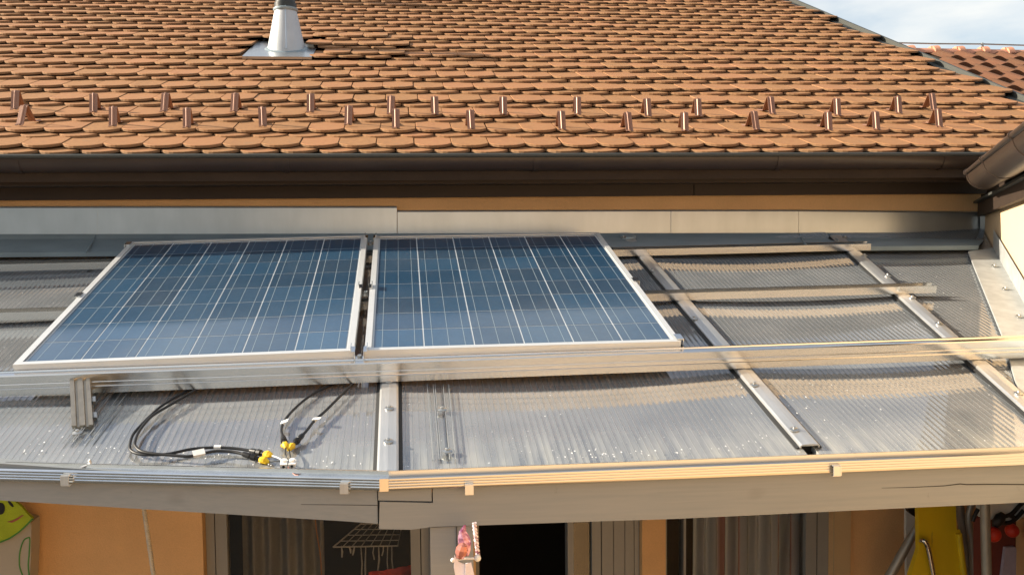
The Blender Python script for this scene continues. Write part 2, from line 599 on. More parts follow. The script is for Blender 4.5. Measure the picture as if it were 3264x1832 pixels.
RL = 6.4
rb = MB()
rb.add([roof(LEFT, -0.06, -0.085), roof(VERGE, -0.06, -0.085), roof(VERGE, RL, -0.085), roof(LEFT, RL, -0.085),
        roof(LEFT, -0.06, -0.14), roof(VERGE, -0.06, -0.14), roof(VERGE, RL, -0.14), roof(LEFT, RL, -0.14)],
       [(0, 1, 2, 3), (7, 6, 5, 4), (0, 4, 5, 1), (1, 5, 6, 2), (3, 7, 4, 0)])
top = roof(0, RL, -0.085)
rb.add([(LEFT, top.y, top.z), (VERGE, top.y, top.z), (VERGE, top.y + 5.9, top.z - 2.36), (LEFT, top.y + 5.9, top.z - 2.36)], [(0, 1, 2, 3)])
roof_o = rb.build('roof', M['under'], house)

# --- crown-laid beaver-tail tiles: a bed tile and a cover tile in every course
TW, TT, TL, ALPHA = 0.165, 0.0118, 0.38, rad(6.6)


def tile_pts(w=TW - 0.003):
    h = w / 2
    arc = [(-h + w * k / 8, 0.054 * (abs(-1 + 2 * k / 8) ** 2.3)) for k in range(9)]
    return arc + [(h, TL), (-h, TL)]


TP = tile_pts()


def tile_mb(pts=TP, t=TT):
    n = len(pts)
    ch = 0.0022
    vs = [(x * (1 - ch * 8), y + (ch if y < 0.2 else 0), 0) for x, y in pts] + [(x, y, -ch) for x, y in pts] + [(x, y, -t) for x, y in pts]
    fs = [tuple(range(n))]
    for q in (0, n):
        fs += [(q + i + n, q + (i + 1) % n + n, q + (i + 1) % n, q + i) for i in range(n)]
    return MB().add(vs, fs)


tile_proto = tile_mb()
tile_me = tile_proto.mesh('tile', M['tile'])
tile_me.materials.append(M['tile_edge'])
NF = len(tile_proto.f)


def edge_slots(me):                  # sawn, weathered tile rims; their darker colour also paints in edge shade
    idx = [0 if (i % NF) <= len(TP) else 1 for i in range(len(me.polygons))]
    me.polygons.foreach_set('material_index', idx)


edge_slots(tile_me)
rows_px = [463, 415, 367, 319.5]
s_of = [roof_xs(1259, y)[1] for y in rows_px]
E_ = 0.2767
while s_of[-1] < RL - 0.3:
    s_of.append(s_of[-1] + E_)
base_x0 = -1.6076 + TW / 2           # measured joint of the first course
row_shift = [0, 0.012, -0.02, 0.03, 0.01, -0.015, 0.02, -0.03, 0.0, 0.025, -0.01, 0.015]

# the flashing around the vent takes the place of some tiles
fx0, fs0 = roof_xs(782, 178)
fx1, fs1 = roof_xs(1002, 120)
rnd = random.Random(3)
cand = []
for k, s in enumerate(s_of):
    for layer in (0, 1):             # 0 = cover tile, 1 = bed tile below it
        ti = s - (0.052 if layer else 0.0)
        off = row_shift[k % 12] + (TW / 2 if layer else 0)
        for i in range(-30, 34):
            x = base_x0 + off + i * TW
            if x - TW / 2 < LEFT or x + TW / 2 > VERGE + 0.012 + rnd.uniform(-0.012, 0.012):
                continue
            if fx0 - 0.02 < x < fx1 + 0.02 and fs0 - 0.02 < ti < fs1 + 0.02:
                continue
            if fx0 + 0.03 < x < fx1 - 0.03 and fs1 - 0.35 < ti < fs0:
                pass
            jz = rnd.uniform(-0.0015, 0.0015)
            lift = 0.0
            if fx1 - 0.05 < x < fx1 + 0.55 and fs0 - 0.02 < ti < fs1 + 0.15:
                lift = 0.012
            p = roof(x + rnd.uniform(-0.0015, 0.0015), ti + rnd.uniform(-0.004, 0.004), (-TT if layer else 0.0) + jz + lift)
            a = -ALPHA + rnd.uniform(-0.006, 0.006)
            ty = Vector((0, math.cos(SL + a), math.sin(SL + a)))
            tn = Vector((0, -math.sin(SL + a), math.cos(SL + a)))
            yaw = rnd.uniform(-0.008, 0.008)
            tx = RX * math.cos(yaw) + ty * math.sin(yaw)
            ty = tn.cross(tx)
            roll = rnd.uniform(-0.006, 0.006)
            tn2 = (tn + tx * roll).normalized()
            tx = (tx - tn2 * tx.dot(tn2)).normalized()
            ty = tn2.cross(tx)
            mw = Matrix(((tx.x, ty.x, tn2.x, p.x), (tx.y, ty.y, tn2.y, p.y), (tx.z, ty.z, tn2.z, p.z), (0, 0, 0, 1)))
            d = p.dot(fw)
            u, v = p.dot(RI) / d * FPX + 1632, 916 - p.dot(UP) / d * FPX
            inside = -70 < u < 3330 and v > 4
            cand.append(((FPX / d) ** 2 * (1.0 if layer == 0 else 0.3) / d if inside else 0.0, mw, layer))
cand.sort(key=lambda c: -c[0])
rest = MB()
for j, (a, mw, layer) in enumerate(cand):
    if j < 300:
        o = bpy.data.objects.new('tile', tile_me)
        COL.objects.link(o)
        o.parent = roof_o
        o.matrix_world = mw
    else:
        rest.add([mw @ Vector(v) for v in tile_proto.v], tile_proto.f)
tc_o = rest.build('tile_courses', M['tile'], roof_o, kind='stuff')
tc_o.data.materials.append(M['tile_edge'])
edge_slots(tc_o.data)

# verge trim: folded grey sheet along the gable edge
vt = MB()
prof = [(-0.05, -0.05), (-0.05, -0.042), (0.0, -0.042), (0.004, -0.014), (0.022, -0.014), (0.022, -0.13), (0.017, -0.13), (0.017, -0.019), (0.010, -0.019), (0.006, -0.05)]
vt.extrude(prof, roof(VERGE, -0.05), roof(VERGE, RL), RX, RN)
vt.build('verge_trim', M['trim'], roof_o)

# snow guards: folded strips standing on the second and third course
gm = MB()
w2 = 0.018
rib = [(-w2, 0.0), (-0.006, 0.0), (-0.003, 0.0035), (0.003, 0.0035), (0.006, 0.0), (w2, 0.0)]
path = [(-0.012, -0.004), (0.0, 0.0), (0.040, 0.071), (0.046, 0.075), (0.054, 0.070), (0.088, 0.0), (0.20, -0.012)]
for i in range(len(path)):
    a, b = Vector((0,) + path[max(i - 1, 0)]), Vector((0,) + path[min(i + 1, len(path) - 1)])
    t = (b - a).normalized()
    nn = Vector((0, -t.z, t.y))
    for h in (0.0, -0.0025):
        gm.v += [tuple(Vector((x, path[i][0], path[i][1])) + nn * (z + h)) for x, z in rib]
n6 = len(rib)
for i in range(len(path) - 1):
    q, r = i * 2 * n6, (i + 1) * 2 * n6
    for k in range(n6 - 1):
        gm.f.append((q + k, q + k + 1, r + k + 1, r + k))
        gm.f.append((q + n6 + k + 1, q + n6 + k, r + n6 + k, r + n6 + k + 1))
    gm.f.append((q, r, r + n6, q + n6))
    gm.f.append((q + n6 - 1, q + 2 * n6 - 1, r + 2 * n6 - 1, r + n6 - 1))
guard_me = gm.mesh('snow_guard', M['guard'])
front = [(64, 397), (360, 401), (596, 405), (838, 401), (1110, 396), (1262, 407), (1502, 410), (1792, 412), (2006, 416), (2183, 416), (2411, 412), (2642, 414), (2794, 412), (2994, 403)]
rear = [(47, 347), (298, 356), (523, 354), (746, 354), (990, 356), (1245, 362), (1387, 364), (1605, 364), (1841, 364), (2066, 369), (2226, 369), (2462, 362), (2670, 367), (2865, 360), (2977, 351)]
for q, (px, py) in enumerate(front + rear + [(-190, 350), (-130, 398)]):
    x, s = roof_xs(px, py)
    o = obj('snow_guard', guard_me)
    o.parent = roof_o
    a = SL - ALPHA
    ty, tn = Vector((0, math.cos(a), math.sin(a))), Vector((0, -math.sin(a), math.cos(a)))
    p = roof(x, s, 0.006 - math.tan(ALPHA) * 0.02)
    yaw = rnd.uniform(-0.11, 0.11) + (-0.22 if q == 0 else 0)
    tx = RX * math.cos(yaw) + ty * math.sin(yaw)
    ty = tn.cross(tx)
    o.matrix_world = Matrix(((tx.x, ty.x, tn.x, p.x), (tx.y, ty.y, tn.y, p.y), (tx.z, ty.z, tn.z, p.z), (0, 0, 0, 1)))

# vent pipe with its metal flashing
vent = part_empty('vent_pipe', house)
fl = MB()
fa, fb = roof(fx0 - 0.02, fs0 + 0.0, -0.004), roof(fx1 + 0.03, fs0 + 0.0, -0.004)
fl.add([fa, fb, roof(fx1 + 0.03, fs1 + 0.25, -0.055), roof(fx0 - 0.02, fs1 + 0.25, -0.055),
        roof(fx0 - 0.02, fs0, -0.02), roof(fx1 + 0.03, fs0, -0.02)],
       [(0, 1, 2, 3), (4, 5, 1, 0)])
fl.build('flashing', M['zinc'], vent)
cx, cs_ = roof_xs(908, 160, -0.01)
cb = roof(cx, cs_ + 0.09, -0.02)
dcb = cb.dot(fw)
R0, R1 = 59 / FPX * dcb, 32 / FPX * dcb
HC = 131 / FPX * dcb
n = 28
cone = MB()
for h, r in ((-0.16, R0), (0.0, R0), (HC * 0.5, (R0 + R1) / 2), (HC, R1)):
    for k in range(n):
        a = 2 * math.pi * k / n
        cone.v.append((cb.x + r * math.cos(a), cb.y + r * math.sin(a), cb.z + h))
for i in range(3):
    for k in range(n):
        cone.f.append((i * n + k, i * n + (k + 1) % n, (i + 1) * n + (k + 1) % n, (i + 1) * n + k))
cone.build('cone', M['zincsun'], vent, smooth=40)
sd = Vector((0.10, -1, 0)).normalized()
MB().tube([cb + sd * (R0 + 0.001) + Vector((0, 0, -0.02)), cb + sd * (R1 + 0.001) + Vector((0, 0, HC))], 0.004, 6).build('seam', M['zinc'], vent)
MB().lathe([(R1 + 0.010, HC - 0.028), (R1 + 0.013, HC - 0.022), (R1 + 0.013, HC - 0.012), (R1 + 0.008, HC - 0.008)], cb, (0, 0, 1), 28).build('clamp_ring', M['zincdark'], vent, smooth=40)
MB().lathe([(R0 + 0.022, 0), (R0 + 0.004, 0.014)], cb - RN * 0.004 + RY * 0.0, RN, 28).build('collar', M['zincdark'], vent, smooth=60)
MB().lathe([(R1 + 0.006, HC - 0.012), (R1 + 0.006, HC + 0.02), (R1 - 0.001, HC + 0.022), (R1 - 0.001, HC + 0.20), (R1 + 0.05, HC + 0.21), (0.02, HC + 0.27)],
           cb, (0, 0, 1), 24).build('pipe', M['flue'], vent, smooth=40)

# taller flue further up the slope, above the picture; its shadow falls into view
fb2 = roof(-1.75, 4.16, -0.08)
MB().lathe([(0.08, 0), (0.08, 0.75), (0.12, 0.76), (0.12, 0.80), (0.03, 0.86)], fb2, (0, 0, 1), 24).build('flue', M['flue'], house, smooth=40)

# gutter: half-round with a rolled rim and soldered joints
GY, GR = 4.205, 0.062
zr = hy(1500, 498, GY - GR).z
gl0, gl1 = Vector((LEFT, GY, zr)), Vector((hy(3120, 500, GY).x, GY, zr + 0.002))
arc = [(math.cos(math.pi + math.pi * k / 14) * GR, math.sin(math.pi + math.pi * k / 14) * GR) for k in range(15)]
inner = [(x * 0.95, y * 0.95) for x, y in arc][::-1]
gp = MB().extrude(arc + inner, gl0, gl1, Vector((0, 1, 0)), Vector((0, 0, 1)))
gutter = gp.build('gutter', M['brown'], house, smooth=50)
MB().tube([gl0 + Vector((0, -GR, 0.002)), gl1 + Vector((0, -GR, 0.002))], 0.0095, 10).build('rim', M['trim'], gutter, smooth=60)
jarc = [(x * 1.035, y * 1.035) for x, y in arc]
for px in (48, 909, 1712, 2490, 3020):
    xj = hy(px, 520, GY - GR).x
    MB().extrude(jarc + arc[::-1], (xj - 0.012, GY, zr), (xj + 0.012, GY, zr), Vector((0, 1, 0)), Vector((0, 0, 1))).build('joint', M['brown'], gutter, smooth=50)
capz = MB().prism([Vector((gl1.x, GY + x, zr + y)) for x, y in arc], (0.003, 0, 0))
capz.build('end_cap', M['brown'], gutter)

# soffit and the brown board below the gutter
FY = 4.495
zb, zm = hy(1600, 628, FY).z, hy(1600, 584, FY).z
xr = hy(3150, 630, FY).x
xm = hy(2212, 610, FY).x
for a, b, dy in ((LEFT, xm - 0.002, 0.0), (xm + 0.001, xr, -0.004)):
    MB().cbox(a, b, FY + dy, FY + 0.03, zb, zm + 0.02).build('fascia_board', M['brownwood'], house)
MB().cbox(LEFT, xr, GY + GR + 0.031, FY - 0.006, zm - 0.01, zm + 0.012).build('soffit', M['brownwood'], house)
MB().cbox(LEFT, xr, GY + GR + 0.006, GY + GR + 0.03, zm + 0.013, zr + 0.03).build('eaves_board', M['brownwood'], house)

# walls with openings
xc = hy(3168, 700, WALL_Y).x           # inner corner with the side wing
WX = lambda px: hy(px, 1740, WALL_Y).x
Zs = lambda py: hy(1632, py, WALL_Y).z
DT, DB = -1.02, GROUND + 0.10
ops = [(WX(636), WX(1372)), (WX(1516), WX(2047)), (WX(2122), WX(2655))]
wb = MB()
zt = zb + 0.10
xs = [LEFT] + [v for o in ops for v in o] + [xc]
for i in range(0, len(xs), 2):
    wb.cbox(xs[i], xs[i + 1], WALL_Y, WALL_Y + 0.30, DB, DT)
wb.cbox(LEFT, xc, WALL_Y, WALL_Y + 0.30, DT, zt)
wb.cbox(LEFT, xc, WALL_Y, WALL_Y + 0.30, GROUND, DB)
wb.cbox(LEFT, LEFT + 0.3, WALL_Y + 0.3, 15.6, GROUND, zt)
wb.cbox(LEFT, VERGE - 0.08, 15.6, 15.9, GROUND, zt)
wb.prism([(VERGE - 0.1, WALL_Y + 0.3, GROUND), (VERGE - 0.1, 15.6, GROUND), (VERGE - 0.1, 15.6, zt), (VERGE - 0.1, top.y, top.z - 0.08), (VERGE - 0.1, WALL_Y + 0.3, zt)], (-0.3, 0, 0))
wall = wb.build('wall', M['orange'], house)
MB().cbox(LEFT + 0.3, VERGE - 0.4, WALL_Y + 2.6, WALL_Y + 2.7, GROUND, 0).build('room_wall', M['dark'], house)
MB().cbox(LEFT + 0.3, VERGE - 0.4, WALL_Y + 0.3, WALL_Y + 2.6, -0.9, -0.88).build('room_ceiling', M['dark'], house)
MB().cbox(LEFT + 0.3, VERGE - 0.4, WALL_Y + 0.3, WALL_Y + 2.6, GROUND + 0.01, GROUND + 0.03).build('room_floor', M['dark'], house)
# window frame lining beside the right window
MB().cbox(WX(2655) + 0.001, WX(2708), WALL_Y - 0.012, WALL_Y - 0.001, DB, DT + 0.04).build('window_surround', M['tan'], house)


def frame_bars(name, xs_list, y0, y1, par):
    f = MB()
    for a, b in xs_list:
        f.cbox(a, b, y0, y1, DB, DT)
    f.cbox(xs_list[0][0], xs_list[-1][1], y0 + 0.002, y1 - 0.002, DT - 0.07, DT - 0.001)
    return f.build(name, M['pvcgrey'], par)


# left window
a0, a1 = ops[0]
MB().cbox(a0 - 0.0, a0 + 0.016, WALL_Y - 0.004, WALL_Y + 0.1, DB, DT).build('reveal', M['orange'], house)
win = frame_bars('window', [(a0 + 0.018, WX(676)), (WX(679), WX(716)), (WX(1309), WX(1340)), (WX(1343), a1 - 0.002)], WALL_Y + 0.06, WALL_Y + 0.13, house)
MB().cbox(WX(716) - 0.002, WX(1309) + 0.002, WALL_Y + 0.09, WALL_Y + 0.098, DB, DT - 0.07).build('pane', M['glass'], win)
# doorway, sliding leaf pushed open
b0, b1 = ops[1]
door = frame_bars('door', [(b0, b0 + 0.02), (WX(1815), WX(1834)), (WX(1893), WX(1922)), (WX(1925), WX(1962)), (WX(1964), WX(1998)), (WX(2000), WX(2028)), (WX(2030), b1 - 0.002)], WALL_Y + 0.05, WALL_Y + 0.13, house)
MB().cbox(WX(1834) - 0.001, WX(1893) + 0.001, WALL_Y + 0.08, WALL_Y + 0.088, DB, DT - 0.07).build('pane', M['glass'], door)
# right window with curtain
c0, c1 = ops[2]
win2 = frame_bars('window', [(c0 + 0.001, c0 + 0.02), (WX(2188), WX(2196)), (WX(2582), WX(2616)), (WX(2619), c1 - 0.001)], WALL_Y + 0.05, WALL_Y + 0.13, house)
MB().cbox(c0 + 0.02, WX(2582) + 0.002, WALL_Y + 0.085, WALL_Y + 0.093, DB, DT - 0.07).build('pane', M['glass'], win2)
cu = MB()
cx0, cx1 = WX(2250), WX(2600)
N = 90
for k in range(N + 1):
    t = k / N
    x = cx0 + (cx1 - cx0) * t
    y = WALL_Y + 0.22 + 0.03 * math.sin(t * 62) + 0.02 * math.sin(t * 23 + 1)
    cu.v += [(x, y, DB + 0.02), (x + 0.01, y, DT)]
for k in range(N):
    cu.f.append((2 * k, 2 * k + 2, 2 * k + 3, 2 * k + 1))
cu.build('curtain', M['curtain'], house, smooth=80)

cu2 = MB()  # added drape, filling the dark pane with the tone of soft reflections
lx0, lx1 = WX(730), WX(1010)
N = 60
for k in range(N + 1):
    t = k / N
    x = lx0 + (lx1 - lx0) * t
    y = WALL_Y + 0.30 + 0.035 * math.sin(t * 31) + 0.02 * math.sin(t * 13 + 2)
    cu2.v += [(x, y, DB + 0.02), (x + 0.01, y, DT)]
for k in range(N):
    cu2.f.append((2 * k, 2 * k + 2, 2 * k + 3, 2 * k + 1))
cu2.build('curtain', M['added_drape'], house, smooth=80)

# wall flashing: three lengths of sheet and the dark apron lying on the sheets
def wallflash(p0, p1, t0, t1, b0_, b1_, y, mat=M['zinc']):
    A, B = hy(p0, t0, y), hy(p1, t1, y)
    C_, D_ = hy(p1, b1_, y), hy(p0, b0_, y)
    m = MB().prism([D_, C_, B, A], (0, 0.004, 0))
    m.prism([A, B, B + Vector((0, -0.006, 0.006)), A + Vector((0, -0.006, 0.006))], (0, 0.012, 0.003))
    return m.build('wall_flashing', mat, house)


wallflash(-900, 306, 664, 663, 748, 747, WALL_Y - 0.012)
wallflash(303, 1265, 663, 663, 747, 746, WALL_Y - 0.018)
wallflash(1267, 2140, 676, 674, 746, 744, WALL_Y - 0.012)
wallflash(2138, 2545, 674, 674, 744, 743, WALL_Y - 0.015)
wallflash(2546, 3146, 674, 680, 742, 741, WALL_Y - 0.011, M['zinc'])
for px, tp_, bt_, y_ in ((304, 664, 747, WALL_Y - 0.0195), (2141, 675, 744, WALL_Y - 0.0165)):
    p, q = hy(px, bt_, y_), hy(px, tp_, y_)
    MB().box(p, (0.010, 0, 0), (0, 0.0015, 0), q - p).build('seam', M['zinc'], house)
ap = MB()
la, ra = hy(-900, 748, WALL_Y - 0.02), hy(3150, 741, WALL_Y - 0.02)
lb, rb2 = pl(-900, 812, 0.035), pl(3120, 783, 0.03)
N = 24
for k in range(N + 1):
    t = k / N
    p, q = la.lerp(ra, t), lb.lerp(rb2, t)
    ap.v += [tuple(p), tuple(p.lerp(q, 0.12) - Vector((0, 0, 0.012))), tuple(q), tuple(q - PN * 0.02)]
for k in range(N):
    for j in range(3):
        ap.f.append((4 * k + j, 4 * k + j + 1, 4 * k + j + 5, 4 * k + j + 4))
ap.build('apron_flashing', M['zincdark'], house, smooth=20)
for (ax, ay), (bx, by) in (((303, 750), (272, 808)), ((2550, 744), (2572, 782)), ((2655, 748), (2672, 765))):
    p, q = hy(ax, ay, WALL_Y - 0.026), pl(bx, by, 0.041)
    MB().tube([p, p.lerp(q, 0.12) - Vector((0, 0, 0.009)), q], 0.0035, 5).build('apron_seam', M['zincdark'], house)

# ================================================================== SIDE WING
wing = thing('house_wing', 'sunlit pale cream side wing with brown gutter at the right edge', 'house wing', (2.4, 3.5, GROUND))
wA, wB = pl(3170, 789), pl(3264, 956)
wd = Vector((wB.x - wA.x, wB.y - wA.y, 0)).normalized()      # towards the camera side
wn_ = Vector((wd.y, -wd.x, 0))
if wn_.x > 0:
    wn_ = -wn_                                               # faces the patio
WP = Vector((wA.x, wA.y, 0))


def hw(px, py, off=0.0):
    return hp(px, py, WP + wn_ * off, wn_)


def wp(y, z, off=0.0):           # point of the wing wall at plan depth y
    return WP + wd * ((y - WP.y) / wd.y) + wn_ * off + Vector((0, 0, z))


zwt = hw(3172, 660).z
ya, yb = WALL_Y + 0.001, -4.0
bodyv = Vector((4.0, 0.6, 0))
wz = MB()
ZS = -0.95                           # lower wall in the house orange, split off also to cut bounced light
wz.prism([wp(ya, ZS), wp(yb, ZS), wp(yb, ZS) + bodyv, wp(ya, ZS) + bodyv], (0, 0, zwt - ZS))
MB().prism([wp(ya, GROUND), wp(yb, GROUND), wp(yb, GROUND) + bodyv, wp(ya, GROUND) + bodyv], (0, 0, ZS - GROUND)).build('lower_wall', M['orange'], wing)
wz.build('wall', M['wing'], wing)
f0, f1 = hw(3166, 646, 0.03), hw(3264, 601, 0.03)
zf0 = hw(3168, 668, 0.03).z
zf1 = hw(3166, 624, 0.03).z
def line_on_wing(p, q, y, off):      # prolong an edge seen in the photograph along the wall
    a, b = hw(*p, off), hw(*q, off)
    return a + (b - a) * ((y - a.y) / (b.y - a.y))


FB = [line_on_wing((3168, 668), (3264, 629), y, 0.03) for y in (ya - 0.02, 0.6)]
FT = [line_on_wing((3166, 624), (3264, 574), y, 0.03) for y in (ya - 0.02, 0.6)]
MB().prism([FB[0], FB[1], FT[1], FT[0]], -wn_ * 0.028).build('fascia_board', M['brownwood'], wing)
MB().prism([FT[0] + wn_ * 0.02 + Vector((0, 0, 0.001)), FT[1] + wn_ * 0.02 + Vector((0, 0, 0.001)), FT[1] + wn_ * 0.02 + Vector((0, 0, 0.012)), FT[0] + wn_ * 0.02 + Vector((0, 0, 0.012))], -wn_ * 0.06).build('drip_edge', M['trim'], wing)
# gutter of the wing, coming towards the camera
WR = 0.074
G0 = hy(3078, 552, 4.0)
gdp = Vector((-math.sin(rad(26.3)), -math.cos(rad(26.3)), 0))
gnp = Vector((gdp.y, -gdp.x, 0))
gnp = gnp if gnp.x < 0 else -gnp
G1 = hp(3264, 402, G0, gnp)
gdir = (G1 - G0).normalized()
wrim_off = (G0 - WP).dot(wn_)
cen = lambda y: G0 + gdir * ((y - G0.y) / gdir.y) - gnp * WR
warc = [(math.cos(math.pi * k / 14) * WR, -math.sin(math.pi * k / 14) * WR) for k in range(15)]
winn = [(x * 0.95, y * 0.95) for x, y in warc][::-1]
g0, g1 = cen(4.0), cen(0.6)
wg = MB().extrude(warc + winn, g0, g1, gnp, Vector((0, 0, 1))).build('gutter', M['brown'], wing, smooth=50)
MB().prism([g0 + gnp * x + Vector((0, 0, y)) for x, y in warc], -gdir * 0.004).build('end_cap', M['brown'], wg)
MB().tube([g0 + gnp * WR, g1 + gnp * WR], 0.0105, 10).build('rim', M['brown'], wg, smooth=60)
for yj in (3.95, 3.42, 2.75):
    q = cen(yj)
    jw = [(x * 1.04, y * 1.04) for x, y in warc]
    MB().extrude(jw + warc[::-1], q - gdir * 0.009, q + gdir * 0.009, gnp, Vector((0, 0, 1))).build('joint', M['brown'], wg, smooth=50)
    MB().tube([q + gnp * WR - gdir * 0.012, q + gnp * WR + gdir * 0.012], 0.0145, 10).build('rim_sleeve', M['brown'], wg, smooth=60)
# soffit and low roof of the wing
so = wrim_off - 2 * WR
MB().prism([FT[0] - wn_ * 0.03 + Vector((0, 0, 0.014)), FT[1] - wn_ * 0.03 + Vector((0, 0, 0.014)), cen(0.6) - gnp * WR, cen(FT[0].y - 0.25) - gnp * WR], (0, 0, 0.02)).build('soffit', M['brownwood'], wing)
ro = MB()
up = Vector((0, 0, 1))
rs = (-wn_ * math.cos(rad(22)) + up * math.sin(rad(22)))
e0, e1 = cen(3.95) - gnp * 0.02 + up * 0.012, cen(0.6) - gnp * 0.02 + up * 0.012
ro.add([e0, e1, e1 + rs * 2.6, e0 + rs * 2.6], [(0, 1, 2, 3)])
ro.build('roof', M['tile'], wing)
# metal upstand along the wing wall and its flat foot on the sheets
us = MB()
pts = []
for (px, py), (qx, qy) in (((3170, 789), (3086, 801)), ((3264, 956), (3193, 1063)), ((3330, 1080), (3236, 1208)), ((3420, 1240), (3300, 1420))):
    a = pl(px, py, 0.006)
    b = pl(qx, qy, 0.008)
    pts.append((a + Vector((0, 0, 0.085)) + wn_ * 0.006, a + wn_ * 0.006, b, b - PN * 0.008))
for p in pts:
    us.v += [tuple(v) for v in p]
for k in range(len(pts) - 1):
    for j in range(3):
        us.f.append((4 * k + j, 4 * k + j + 1, 4 * k + j + 5, 4 * k + j + 4))
wf = us.build('wall_flashing', M['zincdull'], wing)
ca, cb2 = hy(3143, 672, 4.46), hy(3172, 672, 4.46)
MB().prism([hy(3143, 780, 4.46), hy(3171, 786, 4.46), hy(3171, 668, 4.46), hy(3143, 668, 4.46)], (0, 0.05, 0)).build('corner_flashing', M['zinc'], wing)
MB().prism([hy(3146, 667, 4.44), hy(3168, 667, 4.44), hy(3166, 618, 4.44), hy(3146, 618, 4.44)], (0, 0.05, 0)).build('corner_board', M['brownwood'], wing)

# ================================================================== NEIGHBOUR
nb = thing('neighbour_house', 'distant neighbouring roof of wavy red pantiles behind the gable edge', 'house', at(3200, 900, 13.5) * 1.0)
A, B = at(2740, 164, 13.0), at(3700, 181, 13.6)
ridx = (B - A)
RLn = ridx.length
ridx.normalize()
dn = Vector((ridx.y, -ridx.x, 0)).normalized()
if dn.y > 0:
    dn = -dn
slope = (dn * math.cos(rad(24)) - up * math.sin(rad(24))).normalized()
nrm = ridx.cross(slope)
if nrm.z < 0:
    nrm = -nrm
nroof = MB().add([A, B, B + slope * 5, A + slope * 5, A - dn * 4 - up * 1.8, B - dn * 4 - up * 1.8], [(0, 1, 2, 3), (1, 0, 4, 5)]).build('roof', M['under'], nb)
pt = MB()
TWN, TLN = 0.30, 0.36
N = 10
for j, (ss, hh) in enumerate(((0.0, 0.0), (TLN + 0.05, 0.03))):
    for k in range(N + 1):
        t = k / N
        x = t * TWN
        z = 0.05 * (0.5 - 0.5 * math.cos(2 * math.pi * t)) ** 0.8
        pt.v.append((x, ss, z + hh))
for k in range(N):
    pt.f.append((k, k + 1, N + 1 + k + 1, N + 1 + k))
for k in range(N + 1):
    x, y, z = pt.v[N + 1 + k]
    pt.v.append((x, y - 0.01, z - 0.075))
for k in range(N):
    pt.f.append((N + 1 + k, N + 2 + k, 2 * N + 3 + k, 2 * N + 2 + k))
pan_me = pt.mesh('tile', M['pantile'], 50)
for r in range(13):
    for c in range(11):
        p = A + ridx * (0.25 + c * TWN - r * 0.10 + 0.7) + slope * (0.10 + r * TLN) + nrm * 0.012
        d = p.dot(fw)
        if p.dot(RI) / d * FPX + 1632 < 2800:
            continue
        o = obj('tile', pan_me)
        o.parent = nroof
        o.matrix_world = Matrix(((ridx.x, slope.x, nrm.x, p.x), (ridx.y, slope.y, nrm.y, p.y), (ridx.z, slope.z, nrm.z, p.z), (0, 0, 0, 1)))
rt = MB()
half = [(math.cos(math.pi * k / 8) * 0.11, math.sin(math.pi * k / 8) * 0.075 - 0.02) for k in range(9)]
rt.extrude(half + [(x * 0.85, z * 0.85 - 0.01) for x, z in half[::-1]], (0, 0, 0), (0.36, 0, 0), Vector((0, 1, 0)), Vector((0, 0, 1)))
half2 = [(x * 1.22, z * 1.35 + 0.012) for x, z in half]
rt.extrude(half2 + half[::-1], (0.29, 0, 0.0), (0.37, 0, 0.01), Vector((0, 1, 0)), Vector((0, 0, 1)))
rid_me = rt.mesh('ridge_tile', M['ridge'], 50)
step = 84 / FPX * 13.2
k = 0
for q in range(11):
    x0 = (at(2980, 165, 13.1) - A).dot(ridx) + (q - 2) * step - 0.33
    p = A + ridx * x0
    o = obj('ridge_tile', rid_me)
    o.parent = nroof
    sy = ridx.cross(up) * -1
    o.matrix_world = Matrix(((ridx.x, sy.x, 0, p.x), (ridx.y, sy.y, 0, p.y), (ridx.z, sy.z, 1, p.z), (0, 0, 0, 1)))
hb = at(3131, 166, 13.2)
ht = at(3131, 141, 13.2)
lr = part_empty('lightning_conductor', nb)
MB().tube([at(2860, 137, 13.1), at(2980, 140, 13.1), ht, at(3264, 145, 13.3), at(3650, 152, 13.5)], 0.010, 6).build('wire', M['tubegrey'], lr)
MB().tube([hb - up * 0.03 - ridx * 0.02, hb + up * 0.03 + ridx * 0.01, ht + up * 0.015], 0.016, 6).build('holder', M['tubegrey'], lr)
MB().tube([hb + up * 0.03, hb - up * 0.10 + dn * 0.12 + ridx * 0.09], 0.012, 6).build('holder', M['tubegrey'], lr)
base = A + slope * 4.6
MB().prism([base, B + slope * 4.6, Vector(((B + slope * 4.6).x, (B + slope * 4.6).y, GROUND)), Vector((base.x, base.y, GROUND))], -dn * 7.5).build('wall', M['orange'], nb)

# ================================================================== PATIO COVER
pc = thing('patio_cover', 'lean-to patio cover of ribbed clear polycarbonate sheets on grey timber', 'patio cover', (0.3, 2.4, GROUND))
PITCH_R, TH = 0.0185, 0.016
FRY = lambda x: 2.418 - 0.0085 * (x + 0.055) if x > -0.055 else 2.418 - 0.167 * (x + 0.055)


